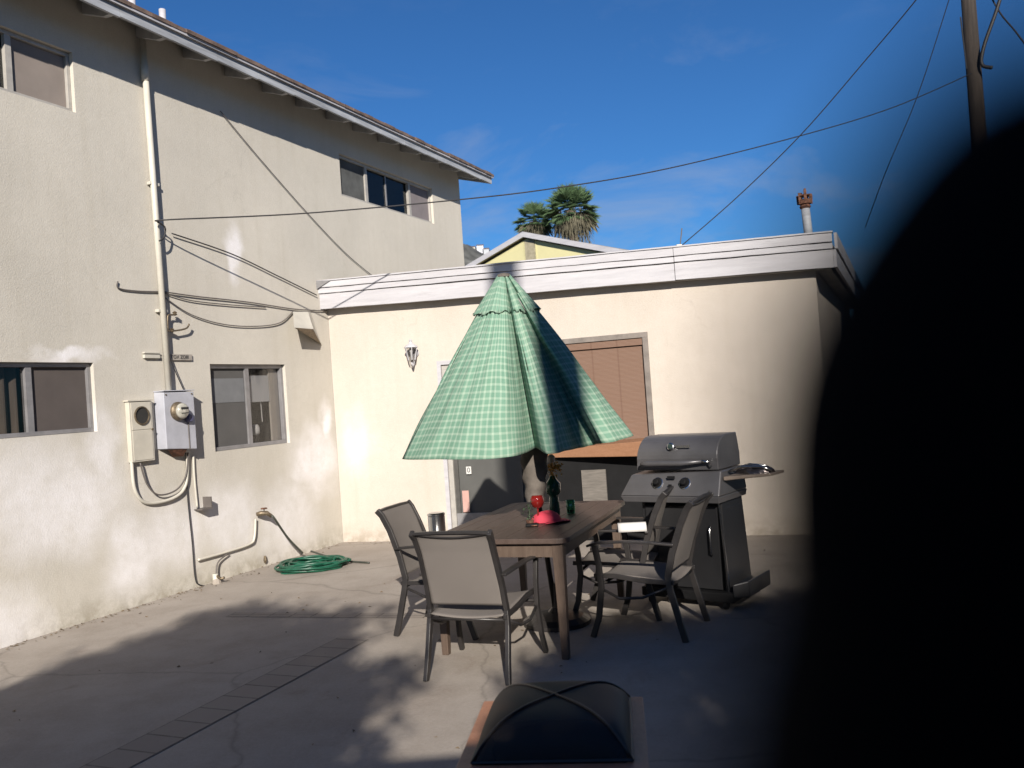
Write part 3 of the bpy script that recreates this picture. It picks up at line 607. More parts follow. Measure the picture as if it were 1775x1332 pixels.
# roof with fascia, slightly falling to the right
zT = lambda s: 3.285-.0215*s; zB = lambda s: 2.945-.0255*s
O2 = .15; r0 = B(549,490,O2).x; r1 = 6.03
def pr(s, y): return (s, y)
mb = MB(); q0 = V((r0,-O2+.03,0)); q1 = V((r1-.03,-O2+.03,0)); q2 = q1+wl*(dp+.3); q3 = q0+wl*(dp+.3)
mb.hexa([(q0.x+.3,q0.y,zB(0)+.0),(q1.x,q1.y,zB(6)+.0),(q2.x,q2.y,zB(6)),(q3.x+.3,q3.y,zB(0))], [(q0.x+.3,q0.y,zT(0)-.03),(q1.x,q1.y,zT(6)-.03),(q2.x,q2.y,zT(6)-.03),(q3.x+.3,q3.y,zT(0)-.03)])
groof = mb.build('roof', M['soffit'], gar, FB)
def lap(sa, sb, za, zb, y0, y1, name='fascia_board'):
    m = MB(); nn = 40; w = lambda x, q: .005*noise.noise(V((x*1.7, q*7.1, y0*50)))+.002*noise.noise(V((x*9, q*5, y0*30)))
    g = []
    for i in range(nn+1):
        x = sa+(sb-sa)*i/nn; dy = .004*noise.noise(V((x*1.3, 3, y0*40)))
        g += [(x,y0+dy,za(x)+w(x,1)),(x,y0+dy,zb(x)+w(x,2)),(x,y1,zb(x)+w(x,2)),(x,y1,za(x)+w(x,1))]
    return m.add(g, [(i*4+j, i*4+(j+1)%4, i*4+4+(j+1)%4, i*4+4+j) for i in range(nn) for j in range(4)]+[(3,2,1,0),(nn*4,nn*4+1,nn*4+2,nn*4+3)])
zM = lambda s: zB(s)+.19; zM2 = lambda s: zB(s)+.26
sj = B(1168,450,O2).x
lap(r0, sj-.003, zB, zM, -O2-.0, -O2+.028).build('fascia_board', M['white'], groof, FB, bevel=.003)
lap(sj+.003, r1, lambda s: zB(s)+.006, lambda s: zM(s)+.004, -O2-.004, -O2+.026).build('fascia_board', M['white'], groof, FB, bevel=.003)
lap(r0+.0, sj+.0, lambda s: zM(s)+.009, zM2, -O2-.022, -O2+.024).build('fascia_board', M['white'], groof, FB, bevel=.003)
lap(sj+.006, r1, lambda s: zM(s)+.011, zM2, -O2-.026, -O2+.022).build('fascia_board', M['white'], groof, FB, bevel=.003)
lap(r0+.02, sj, lambda s: zM2(s)+.008, zT, -O2-.034, -O2+.02).build('fascia_board', M['white'], groof, FB, bevel=.003)
lap(sj+.004, r1, lambda s: zM2(s)+.009, zT, -O2-.037, -O2+.018).build('fascia_board', M['white'], groof, FB, bevel=.003)
lap(r0+.02, r1+.01, lambda s: zT(s)+.003, lambda s: zT(s)+.018, -O2-.05, -O2+.1).build('drip_edge', M['white'], groof, FB)
# side fascia receding along the right edge
u = wl.normalized(); nrm = V((u.y, -u.x, 0))
def side(z0, z1, off, name):
    A0 = V((r1,-O2,0)); A1 = A0+u*(dp+.4)
    o1 = nrm*off; o2 = nrm*(off-.03)
    MB().hexa([tuple(A0+o2)[:2]+(z0,), tuple(A0+o1)[:2]+(z0,), tuple(A1+o1)[:2]+(z0,), tuple(A1+o2)[:2]+(z0,)],
              [tuple(A0+o2)[:2]+(z1,), tuple(A0+o1)[:2]+(z1,), tuple(A1+o1)[:2]+(z1,), tuple(A1+o2)[:2]+(z1,)]).build(name, M['white'], groof, FB)
side(zB(6)+.006, zM(6), .032, 'fascia_board'); side(zM(6)+.008, zT(6), .05, 'fascia_board')
# left end of the fascia with the open broken corner
MB().add([(r0,-O2-.05,zT(0)+.02),(r0,-O2-.05,zT(0)-.10),(r0+.22,-O2-.05,zT(0)-.0)], [(0,1,2)]).build('torn_flashing', M['alu'], groof, FB, solid=.006)
# sliding glass door
w = frame_rect(*door, .06, .01, .09).build('door', M['alu_lt'], gar, FB, bevel=.003)
MB().box(door[0]-.05, door[0]+.0, -.02, .03, 0, door[3]+.05).box(door[0], door[1]+.05, -.02, .008, door[3]+.001, door[3]+.05).build('trim', M['white'], w, FB)
MB().box(door[0]+.062, door[1]-.062, .06, .066, .08, door[3]-.062).build('screen_panel', M['doorscr'], w, FB)
frame_rect(door[0]+.065, 2.42, .075, door[3]-.065, .05, .035, .058).build('door_panel_frame', simple('dark_door_frame',(.10,.095,.09),.5), w, FB)
MB().box(door[0]+.062, 2.41, .034, .05, .126, .32).build('kick_rail', M['alu'], w, FB)
c_ = B(811,816); st = MB().box(c_.x-.032, c_.x+.032, .026, .033, c_.z-.045, c_.z+.045).build('sticker', M['paper'], w, FB)
text('0', 'symbol', M['ink'], FB, c_.x, .0255, c_.z, .085, st)
c_ = B(806,870); MB().box(c_.x-.04, c_.x+.045, .026, .033, c_.z-.13, c_.z+.13).build('notice', M['pinkp'], w, FB)
# window with blind
frame_rect(win[0]-.03, win[1]+.05, win[2]-.05, win[3]+.09, .06, -.03, .05).build('window', simple('brown_grey_frame', (.25,.215,.19), .6), gar, FB, bevel=.003)
wi = [c for c in gar.children if c.name.startswith('window')][0]
MB().box(win[0]+.03, win[1]-.01, .02, .026, win[2]+.01, win[3]+.03).build('bamboo_blind', M['blind'], wi, FB)
MB().box(win[0]+.032, win[1]-.012, -.01, .018, win[3]-.05, win[3]+.028).build('blind_valance', M['blind'], wi, FB)
recess(gar, FB, *win); recess(gar, FB, *door)
# dark bar counter under the window
bs = [B(958,785,.0).x-.15, 3.93]
q = FB @ V((bs[0], 0, 0)); t = thing('bar_counter', 'stained wooden counter with black body under the bamboo blind window', 'counter', q, FB)
MB().hexa([(bs[0],-.20,.965),(bs[1]+.02,-.42,.945),(bs[1]+.04,-.005,1.02),(bs[0],-.005,1.00)], [(bs[0],-.20,1.045),(bs[1]+.02,-.42,1.11),(bs[1]+.04,-.005,1.125),(bs[0],-.005,1.06)]).build('counter_top', M['shelf'], t, FB, bevel=.006)
MB().box(bs[0]+.03, bs[1]-.02, -.16, -.004, 0.002, .962).build('front_panel', M['black'], t, FB, bevel=.004)
MB().box(bs[0]+.52, bs[0]+.80, -.19, -.162, .30, .80).build('sun_patch_board', simple('sun_patch_grey', (.19,.17,.15), .8, st=(1,1,8)), t, FB)  # pale board stands in for a patch of sunlight on the panel
# wall lantern
c_ = B(720,612); q = FB @ V((c_.x, 0, c_.z)); t = thing('wall_lantern', 'white ornate coach lantern on the cream garage wall left of the door', 'wall lamp', q, FB)
MB().lathe([(.03,0),(.055,.01),(.05,.02),(.02,.03)], (c_.x,-.003,c_.z+.0), 14, RX).build('back_plate', M['white'], t, FB)
MB().tube([(c_.x,-.03,c_.z-.02),(c_.x,-.06,c_.z-.13),(c_.x,-.10,c_.z-.17),(c_.x,-.13,c_.z-.12)], .011, 8).build('scroll_arm', M['white'], t, FB, smooth=True)
MB().lathe([(.035,-.11),(.045,-.09),(.075,.05),(.078,.06)], (c_.x,-.12,c_.z), 6).build('glass_body', M['glass'], t, FB)
mb = MB()
for k in range(6):
    a_ = k*math.pi/3; mb.tube([(c_.x+.045*math.cos(a_),-.12+.045*math.sin(a_),c_.z-.09),(c_.x+.078*math.cos(a_),-.12+.078*math.sin(a_),c_.z+.06)], .006, 5)
mb.build('cage', M['white'], t, FB)
MB().lathe([(.088,.06),(.07,.085),(.03,.11),(.018,.13),(.022,.145),(.005,.165)], (c_.x,-.12,c_.z), 12).build('cap', M['white'], t, FB)
MB().lathe([(.014,-.09),(.014,.0),(.022,.02),(.005,.045)], (c_.x,-.12,c_.z), 10).build('bulb', M['paper'], t, FB, smooth=True)
# rusty vent pipe and antenna on the garage roof
q = D(1402, 405, 9.45); q.z = 3.12; tp = D(1391, 332, 9.45)
t = thing('roof_vent', 'grey vent pipe with a rusty broken cap on the right of the garage roof', 'vent pipe', q)
pc = D(1396, 362, 9.45)
MB().tube([q, pc+V((0,0,.02))], .046, 16).build('pipe', M['fascia'], t, smooth=True)
MB().lathe([(.05,0),(.062,.02),(.05,.04),(.07,.05),(.075,.085),(.06,.1)], pc+V((0,0,.0)), 12).build('collar', M['rust'], t)
mb = MB()
for k in range(7):
    a_ = k*2*math.pi/7; mb.bar([pc+V((.068*math.cos(a_),.068*math.sin(a_),.05)), pc+V((.072*math.cos(a_),.072*math.sin(a_),.15+.02*(k%3)))], .03, .006)
mb.lathe([(.08,.135),(.06,.15),(.02,.16)], pc, 9); mb.tube([pc+V((0,0,.12)), pc+V((.01,0,.22))], .012, 6); mb.build('broken_cap', M['rust'], t)
q = D(1177, 432, 10.1); t = thing('antenna_stub', 'short thin rod holding the wire on the garage roof edge', 'antenna', q)
MB().tube([q-V((0,0,.05)), D(1182, 396, 10.1)], .007, 6).build('rod', M['cable_g'], t); MB().box(q.x-.03,q.x+.03,q.y-.03,q.y+.03,q.z-.03,q.z+.05).build('clamp', M['conduit'], t)

# ------------------------------------------------------------------ overhead wires and poles
def wirepts(px): return [tuple(D(x, y, d)) for x, y, d in px]
st0 = FL @ L(275,384,.1)
cable('overhead_wire', [st0]+wirepts([(295,381,8.35),(530,370,9.0),(800,346,9.6),(965,326,10),(1160,292,10.7),(1390,235,12),(1550,186,13.2),(1684,128,14.2)]), .0075, M['cable'], 'long black service wire from the house mast across the sky to the utility pole', 'wire')
cable('overhead_wire', wirepts([(1177,430,10.1),(1280,340,9.8),(1390,232,9.4),(1500,105,8.9),(1588,0,8.4),(1680,-120,7.9)]), .006, M['cable'], 'black wire rising steeply from the garage roof to the top of the photo', 'wire')
cable('overhead_wire', wirepts([(1500,395,13),(1535,300,12.7),(1590,168,12.2),(1645,0,11.6),(1680,-120,11)]), .006, M['cable'], 'thin wire curving down left of the utility pole', 'wire')
pb = D(1687, 110, 14.6); top = D(1668, -160, 14.6)
t = thing('utility_pole', 'weathered wooden utility pole in the upper right corner', 'utility pole', V((pb.x, pb.y, 0)))
MB().tube([(pb.x,pb.y,0),(pb.x,pb.y,top.z+1)], [.15,.10], 20).build('shaft', M['polewood'], t, smooth=True)
MB().bar([(pb.x-1.1,pb.y-.16,top.z+.3),(pb.x+1.1,pb.y-.16,top.z+.3)], .1, .1).build('crossarm', M['polewood'], t)
for k in (-1, -.5, .5, 1): MB().lathe([(.03,0),(.05,.03),(.03,.06),(.045,.09),(.02,.12)], (pb.x+k, pb.y-.16, top.z+.352), 10).build('insulator', M['brass'], t)
MB().tube([D(1665, 30, 14.42), D(1676, 120, 14.42)], .012, 6).build('riser', M['cable'], t)
cable('pole_wire', wirepts([(1745,-40,14.4),(1727,20,14.4),(1706,80,14.4),(1702,112,14.4),(1720,118,14.3)]), .03, M['cable'], 'thick cable curving down beside the right of the utility pole', 'wire')
cable('pole_wire', wirepts([(1715,-10,14.8),(1735,25,14.6),(1760,55,14.2),(1790,95,13.8)]), .014, M['cable'], 'thin wire crossing the extreme upper right corner', 'wire')

# ------------------------------------------------------------------ yellow house, palms, hill
ap = D(907, 402, 26); dh = V((.78,-.63,0)).normalized(); FY = frame(V((ap.x, ap.y, 0)), dh)
def Y(x, y, off=0): return hit(FY, x, y, off)
ye = thing('yellow_house', 'pale yellow gabled house with white trim beyond the garage', 'house', V((ap.x, ap.y, 0)), FY)
za = ap.z; eL = Y(805, 463); eR = Y(1108, 438)
kk = .5*((za-eR.z)/eR.x+(za-eL.z)/-eL.x); hw = max(eR.x, -eL.x)
kr = (za-eR.z)/eR.x; kl = (za-eL.z)/-eL.x
xr = eR.x+.15; xl = -xr
xo = .14
mb = MB(); g = [(xl+.5,xo,0),(xr-.5,xo,0),(xr-.5,xo,za-.2-(xr-.5)*kr),(0,xo,za-.2),(xl+.5,xo,za-.2-(xr-.5)*kl)]
n = 5; mb.add(g+[(p[0],9,p[2]) for p in g], [list(range(n)), list(range(n,2*n))[::-1]]+[(i,(i+1)%n,n+(i+1)%n,n+i) for i in range(n)]); mb.build('wall', M['yellow'], ye, FY)
mb = MB()
for sx, k, xe in ((1,kr,xr),(-1,kl,xr+.2)):
    mb.hexa([(0,0,za-.14),(sx*xe,0,za-.14-xe*k),(sx*xe,9.4,za-.14-xe*k),(0,9.4,za-.14)], [(0,0,za-.02),(sx*xe,0,za-.02-xe*k),(sx*xe,9.4,za-.02-xe*k),(0,9.4,za-.02)])
yr = mb.build('roof', M['tan'], ye, FY)
for sx, k, xe in ((1,kr,xr),(-1,kl,xr+.2)):
    MB().hexa([(0,-.04,za-.16),(sx*xe,-.04,za-.16-xe*k),(sx*xe,-.003,za-.16-xe*k),(0,-.003,za-.16)], [(0,-.04,za+.0),(sx*xe,-.04,za-xe*k),(sx*xe,-.003,za-xe*k),(0,-.003,za)]).build('rake_board', M['white'], yr, FY)
va = Y(910,418,-xo); vb = Y(929,450,-xo)
MB().box(va.x, vb.x, xo-.03, xo-.003, vb.z, va.z).build('gable_vent', M['tan'], ye, FY)
MB().box(vb.x+.02, vb.x+.05, xo-.02, xo-.003, vb.z-.6, va.z).box(va.x-.05, va.x-.02, xo-.02, xo-.003, vb.z-.6, va.z).build('trim', M['yellow'], ye, FY)

def palm(px, py, Yd, R, green, skirt, label, seed):
    random.seed(seed); c = D(px, py, Yd); t = thing('palm_tree', label, 'palm tree', V((c.x, c.y, 0)), group='fan palms behind the yellow house')
    MB().tube([(c.x,c.y,0),(c.x+.1,c.y,c.z*.5),(c.x,c.y,c.z)], [.32,.24,.22], 12).build('trunk', M['bark'], t, smooth=True)
    def fans(n, elr, Rm, blades, droop, mb):
        for _ in range(n):
            az = random.uniform(0, 2*math.pi); el = random.uniform(*elr); r = Rm*random.uniform(.75, 1.08)
            d = V((math.cos(az)*math.cos(el), math.sin(az)*math.cos(el), math.sin(el)))
            hub = c+d*r*.5; sdv = d.cross(V((0,0,1))).normalized(); upv = sdv.cross(d)
            mb.add([c+sdv*.02, c-sdv*.02, hub], [(0,1,2)])
            for b in range(blades):
                a_ = (b/(blades-1)-.5)*2.5; bd = (d*math.cos(a_)+sdv*math.sin(a_)).normalized(); ln = r*.55*random.uniform(.8, 1.1)
                w_ = .017*R; n_ = bd.cross(upv).normalized()*w_; m_ = hub+bd*ln*.6; tp_ = hub+bd*ln-V((0,0,ln*droop*random.uniform(.5,1.4)))
                mb.add([hub-n_*.3, hub+n_*.3, m_+n_, tp_, m_-n_], [(0,1,2,3,4)])
    m1 = MB(); fans(int(green*2.4), (-.7, 1.5), R*1.08, 17, .12, m1); m1.build('crown', M['frond'], t)
    m2 = MB(); fans(skirt, (-1.35, -.2), R*.95, 11, .75, m2)
    for _ in range(int(skirt*5)):
        az = random.uniform(0, 2*math.pi); r = random.uniform(.35,.95)*R*.8; z0 = c.z-random.uniform(-.1,2.2)*R; p = V((c.x+math.cos(az)*r, c.y+math.sin(az)*r, z0))
        q_ = p+V((random.uniform(-.2,.2), 0, -random.uniform(.4,1.0)))*R; s_ = V((.015*R,0,0)); m2.add([p-s_,p+s_,q_], [(0,1,2)])
    m2.build('dead_skirt', M['dead'], t)
palm(990, 366, 40, 1.25, 46, 60, 'taller palm with shaggy brown skirt behind the yellow gable', 11)
palm(926, 385, 42, 1.0, 36, 40, 'smaller palm standing left of the taller palm behind the gable', 12)
random.seed(2)
mb = MB()
def hz(u, v):
    x = -260+u*420; y = 330+v*160; h = (6+46*math.sin(min(1, v*1.3)*math.pi/2))*(1+.18*noise.noise(V((x*.012, y*.02, 0))))+2.2*noise.noise(V((x*.15, y*.15, 3)))
    fall = max(.25, 1-abs(x+60)/230)
    return (x, y, -1+h*fall*1.98)
mb.grid(hz, 120, 30); tag(mb.build('hills', M['hill'], smooth=True), kind='structure')
for k, (x_, y_) in enumerate(((818,430),(832,427),(842,433))):
    c = D(x_, y_, 430); t = thing('hillside_house', 'tiny %s house on the far hill between the roof lines' % ('pale left', 'white middle', 'grey right')[k], 'house', c, group='tiny houses on the far hill')
    MB().box(c.x-1.6,c.x+1.6,c.y-1.6,c.y+1.6,c.z-6,c.z).build('wall', (M['beige'],M['meter'],M['fascia'])[k], t)
    MB().add([(c.x-1.8,c.y-1.8,c.z),(c.x+1.8,c.y-1.8,c.z),(c.x+1.8,c.y+1.8,c.z),(c.x-1.8,c.y+1.8,c.z),(c.x-1.8,c.y,c.z+.8),(c.x+1.8,c.y,c.z+.8)], [(0,1,5,4),(3,4,5,2),(0,4,3),(1,2,5),(0,3,2,1)]).build('roof', M['shingle'], t)

# ------------------------------------------------------------------ patio table
TD = V((.335, .942, 0)).normalized(); TX = V((TD.y, -TD.x, 0))
TZ = .78; NR = G(982,934,TZ); TWd = .99; NL = NR-TX*TWd
FT = Matrix(((TX.x, TD.x, 0, NL.x), (TX.y, TD.y, 0, NL.y), (0, 0, 1, 0), (0, 0, 0, 1)))   # local x across, y along, origin front left
TLn = 1.78
tb = thing('patio_table', 'brown wood look rectangular patio table with square legs under the umbrella', 'table', FT @ V((TWd/2, TLn/2, 0)), FT)
mb = MB(); bw = .11
nb = 7; gp = .004; w_ = (TWd-.16-gp*(nb+1))/nb
for k in range(nb): mb.box(.08+gp+k*(w_+gp), .08+gp+k*(w_+gp)+w_, .082, TLn-.082, TZ-.028, TZ-.002)
mb.build('table_top', M['table'], tb, FT, bevel=.002)
def rr(x0, x1, y0, y1, r, z0, z1, inner):
    pts = []
    for cx_, cy_, a0 in ((x1-r,y0+r,-90),(x1-r,y1-r,0),(x0+r,y1-r,90),(x0+r,y0+r,180)):
        for k in range(6):
            a_ = math.radians(a0+k*18); pts.append((cx_+r*math.cos(a_), cy_+r*math.sin(a_)))
    n_ = len(pts); ip = []
    for x, y in pts: ip.append((min(max(x, x0+inner), x1-inner), min(max(y, y0+inner), y1-inner)))
    m = MB(); m.add([(x,y,z0) for x,y in pts]+[(x,y,z1) for x,y in pts]+[(x,y,z0) for x,y in ip]+[(x,y,z1) for x,y in ip],
        [f for i in range(n_) for f in ((i,(i+1)%n_,n_+(i+1)%n_,n_+i),(n_+i,n_+(i+1)%n_,3*n_+(i+1)%n_,3*n_+i),(2*n_+i,3*n_+i,3*n_+(i+1)%n_,2*n_+(i+1)%n_),(i,2*n_+i,2*n_+(i+1)%n_,(i+1)%n_))])
    return m
rr(0, TWd, 0, TLn, .07, TZ-.034, TZ, .08).build('rim', M['table'], tb, FT, bevel=.004)
mb = MB(); mb.box(.05,TWd-.05,.045,.065,TZ-.125,TZ-.035); mb.box(.05,TWd-.05,TLn-.065,TLn-.045,TZ-.125,TZ-.035)
mb.box(.045,.065,.07,TLn-.07,TZ-.125,TZ-.035); mb.box(TWd-.065,TWd-.045,.07,TLn-.07,TZ-.125,TZ-.035); mb.build('apron', M['table_leg'], tb, FT)
for x in (.04, TWd-.115):
    for y in (.04, TLn-.115):
        MB().hexa([(x+.012,y+.012,0),(x+.058,y+.012,0),(x+.058,y+.058,0),(x+.012,y+.058,0)], [(x,y,TZ-.036),(x+.072,y,TZ-.036),(x+.072,y+.072,TZ-.036),(x,y+.072,TZ-.036)]).build('leg', M['table_leg'], tb, FT, bevel=.004)

# ------------------------------------------------------------------ chairs
def chair_proto(label):
    r = thing('patio_chair', label, 'chair', V((0,0,0)), group='sling patio chairs round the table')
    def f(nm, mb, m, **k): return mb.build(nm, m, r, local=True, **k)
    wb, wt = .262, .235
    for sx in (-1, 1):
        # back post running down into the rear leg, one bent flat bar
        post = [(sx*.268,-.36,0),(sx*.262,-.325,.13),(sx*.258,-.275,.33),(sx*.252,-.262,.42),(sx*.247,-.30,.58),(sx*.242,-.37,.77),(sx*.246,-.425,.88),(sx*.252,-.46,.92)]
        f('back_post', MB().bar(post, .026, .042, (1,0,0)), M['dkmetal'], bevel=.003)
        leg = [(sx*.30,.285,0),(sx*.292,.235,.14),(sx*.285,.205,.34),(sx*.285,.215,.50),(sx*.288,.235,.63)]
        f('front_leg', MB().bar(leg, .026, .040, (1,0,0)), M['dkmetal'], bevel=.003)
        arm = [(sx*.262,-.32,.64),(sx*.285,-.18,.655),(sx*.298,.02,.662),(sx*.30,.20,.652),(sx*.293,.285,.628)]
        f('armrest', MB().bar(arm, .045, .016, (1,0,0)), M['dkmetal'], bevel=.004)
        rail = [(sx*.250,-.30,.385),(sx*.252,-.1,.39),(sx*.255,.12,.418),(sx*.258,.265,.415)]
        f('seat_rail', MB().bar(rail, .022, .03, (1,0,0)), M['dkmetal'], bevel=.003)
        f('brace', MB().tube([(sx*.262,-.25,.35),(sx*.268,-.08,.28),(sx*.275,.08,.27),(sx*.282,.2,.33)], .010, 8), M['dkmetal'], smooth=True)
    f('top_bar', MB().bar([(-.252,-.452,.913),(-.12,-.452,.919),(.12,-.452,.919),(.252,-.452,.913)], .026, .018, (0,1,0)), M['dkmetal'], bevel=.003)
    f('cross_bar', MB().tube([(-.257,-.27,.36),(.257,-.27,.36)], .011, 8).tube([(-.285,.21,.36),(.285,.21,.36)], .011, 8), M['dkmetal'], smooth=True)
    bk = [(-.262,.445),(-.285,.52),(-.325,.64),(-.378,.79),(-.42,.875),(-.449,.905)]
    def ip(v):
        x = v*(len(bk)-1); i = min(int(x), len(bk)-2); q = x-i; return bk[i][0]*(1-q)+bk[i+1][0]*q, bk[i][1]*(1-q)+bk[i+1][1]*q
    def backf(u, v):
        y, z = ip(v); hw_ = .242+.002*v; x = (u-.5)*2*hw_; sag = 1-(2*u-1)**2
        return (x, y-.018*sag*math.sin(math.pi*v), z+.008*v)
    f('backrest', MB().grid(backf, 18, 22), M['sling'], smooth=True, solid=.006)
    f('top_hem', MB().bar([(backf(u/14, 1-.17*(1-(2*u/14-1)**2))[0], backf(u/14, 1-.17*(1-(2*u/14-1)**2))[1]-.006, backf(u/14, 1-.17*(1-(2*u/14-1)**2))[2]) for u in range(15)], .012, .012), M['dkmetal'], smooth=True)
    def seatf(u, v):
        x = (u-.5)*.488; y = -.285+.56*v; z = .392+.03*math.sin(min(1, v*1.25)*math.pi*.5)-.022*(1-(2*u-1)**2)
        if v > .93: z -= .02*(v-.93)/.07
        return (x, y, z)
    f('seat', MB().grid(seatf, 14, 16), M['sling'], smooth=True, solid=.006)
    return r
proto = chair_proto('grey sling patio chair nearest the camera with its back turned')
def put(o, x, y, dx, dy):
    d = V((dx, dy, 0)).normalized(); o.matrix_basis = Matrix(((d.y, d.x, 0, x), (-d.x, d.y, 0, y), (0,0,1,0), (0,0,0,1)))
kids = list(proto.children)
def dup(label):
    r = proto.copy(); col.objects.link(r); r['label'] = label
    for ch in kids:
        c = ch.copy(); col.objects.link(c); c.parent = r; c.matrix_parent_inverse = Matrix.Identity(4)
    return r
put(proto, -.275, 5.545, TD.x, TD.y)
put(dup('sling chair on the left long side of the table, seen edge on'), -.545, 6.50, TX.x, TX.y)
put(dup('sling chair on the right side of the table, nearest the camera there'), .83, 6.12, -.885, .465)
put(dup('sling chair half hidden between the table and the grill'), .70, 6.66, -TX.x, -TX.y)

# ------------------------------------------------------------------ umbrella
UX, UY = -.005, 6.30
uo = thing('patio_umbrella', 'half closed green and white checked umbrella standing through the table', 'umbrella', V((UX, UY, 0)))
BX, BY = .21, 6.42
MB().tube([(BX,BY,.02),(UX,UY,2.52)], .02, 12).build('pole', M['dkmetal'], uo, smooth=True)
MB().lathe([(.25,0),(.25,.03),(.20,.06),(.06,.09),(.03,.12),(.03,.30)], (BX,BY,.0), 28).build('base', M['dkmetal'], uo, smooth=False)
apx = V((UX, UY, 2.56))
# rim points: x, y pixels and distance
rim = [(700,796,6.20),(735,797,5.95),(778,797,5.78),(830,797,5.66),(880,793,5.66),(910,786,5.86),(928,777,6.06),(938,781,5.80),(948,787,5.70),(965,786,5.68),(985,781,5.78),(1005,777,6.06),(1022,773,6.16),(1033,770,6.12),(1042,769,5.98),(1062,766,5.96),(1097,756,6.14)]
back = [(.80,6.52,1.36),(.62,6.85,1.33),(.40,7.02,1.33),(.1,7.08,1.33),(-.25,7.0,1.33),(-.55,6.8,1.33),(-.8,6.5,1.34)]
R3 = [D(*r_) for r_ in rim]+[V(b_) for b_ in back]
def smooth_ring(P, sub):
    out = []; n_ = len(P)
    for i in range(n_):
        p0, p1, p2, p3 = P[i-1], P[i], P[(i+1)%n_], P[(i+2)%n_]
        for k in range(sub):
            t_ = k/sub; out.append(.5*((2*p1)+(p2-p0)*t_+(2*p0-5*p1+4*p2-p3)*t_*t_+(3*p1-p0-3*p2+p3)*t_**3))
    return out
RS = smooth_ring(R3, 6); n_ = len(RS)
arc = [0]
for i in range(n_): arc.append(arc[-1]+(RS[(i+1)%n_]-RS[i]).length)
def canopy(v0, v1, rows, scale, name, parent, zoff=0, wav=0.0):
    vs = []; fs = []; uv = []
    for j in range(rows+1):
        v = v0+(v1-v0)*j/rows
        for i in range(n_+1):
            p = RS[i % n_]; ctr = V((UX, UY, p.z)); rad = p-ctr; tr = .055+(1-.055)*v
            bow = 1+.01*math.sin(v*math.pi)
            wr = 1+.05*math.sin(i*1.9)*(1-v)+.014*math.sin(i*.9+v*9)+.05*noise.noise(V((i*.13, v*2.3, 1)))*v*(1.2-v)*2
            r_ = rad*(tr*scale*bow*wr)+V((0,0,0)); z = apx.z+(p.z-apx.z)*v+zoff
            if wav and j == rows: z += wav*math.sin(i*.55)
            vs.append((UX+r_.x, UY+r_.y, z)); wq = noise.noise(V((p.x*3, p.y*3, v*4)))*.35; uv.append((arc[i]/.052+wq, v*1.5/.055+wq*.8+.25*math.sin(arc[i]*3.1)))
    for j in range(rows):
        for i in range(n_): a_ = j*(n_+1)+i; fs.append((a_, a_+1, a_+n_+2, a_+n_+1))
    me = bpy.data.meshes.new(name); me.from_pydata(vs, [], fs); ul = me.uv_layers.new(name='UVMap')
    for lo in me.loops: ul.data[lo.index].uv = uv[lo.vertex_index]
    for p in me.polygons: p.use_smooth = True
    me.materials.append(M['fabric']); ob_ = bpy.data.objects.new(name, me); col.objects.link(ob_); ob_.parent = parent
    ob_.matrix_basis = wm(parent).inverted(); m_ = ob_.modifiers.new('s', 'SOLIDIFY'); m_.thickness = .003; return ob_
cn = canopy(.10, 1.0, 44, 1.0, 'canopy', uo)
cv = canopy(-.01, .215, 14, 1.10, 'vent_flap', uo, .008, .010)
MB().lathe([(.050,0),(.046,.02),(.02,.03)], (UX,UY,2.565), 14).build('finial', M['grey_cloth'], uo)
for k in range(8):
    p = RS[int((k+.1)/8*n_) % n_]; MB().tube([apx+(p-apx)*.06, apx+(p-apx)*.93-V((0,0,.03))], .007, 6).build('rib', M['dkmetal'], uo)
# grey fabric wrap round the pole under the canopy
wt_ = D(926, 775, 6.25); wb_ = D(928, 858, 6.25)
ob = MB().grid(lambda u, v: (wt_.x+(wb_.x-wt_.x)*v+(.092+.010*math.sin(u*12.57+v*5)+.007*math.sin(v*26+u*6.28)-.012*v)*math.cos(u*2*math.pi), 6.27+(.088+.010*math.sin(u*12.57+v*3)+.006*math.sin(v*26))*math.sin(u*2*math.pi), 1.42+(.93-1.42)*v), 30, 24).build('pole_wrap', M['grey_cloth'], uo, smooth=True)

# ------------------------------------------------------------------ things on the table
def on(px, py): return G(px, py, TZ)
q = on(760, 919); q = V((q.x+.02, q.y, TZ))
q = on(758, 922) 
t = thing('tin_can', 'shiny silver tin on the near left corner of the table', 'tin', q)
MB().lathe([(.058,.001),(.060,.006),(.060,.112),(.056,.117)], q, 28).build('body', M['metal'], t, smooth=False)
MB().lathe([(.062,.1175),(.062,.128),(.05,.134),(.02,.135)], q, 28).build('lid', M['metal'], t)
q = on(944, 905); t = thing('cap', 'hot pink cloth cap lying on the table', 'cap', q)
MB().grid(lambda u, v: (q.x+.012+(.105+.01*math.sin(u*19))*math.cos(u*2*math.pi)*math.sin(v*math.pi/2)**.8, q.y+.08*math.sin(u*2*math.pi)*math.sin(v*math.pi/2)**.8, TZ+.003+.07*math.cos(v*math.pi/2)*(1+.12*math.sin(u*13))), 36, 12).build('crown', M['pink'], t, smooth=True)
MB().grid(lambda u, v: (q.x+.02+(.09+.08*v)*math.cos((u-.7)*2.4), q.y+(.07+.07*v)*math.sin((u-.7)*2.4)-.01, TZ+.006+.01*math.sin(u*6)*v), 14, 3).build('brim', M['pink'], t, smooth=True, solid=.004)
q = on(926, 912); t = thing('glasses_case', 'small black glasses case in front of the pink cap', 'case', q)
MB().box(q.x-.06,q.x+.03,q.y-.05,q.y-.0,TZ+.001,TZ+.022).build('case', M['black'], t, bevel=.008); MB().box(q.x-.02,q.x+.02,q.y-.056,q.y-.051,TZ+.008,TZ+.014).build('clasp', M['rust'], t)
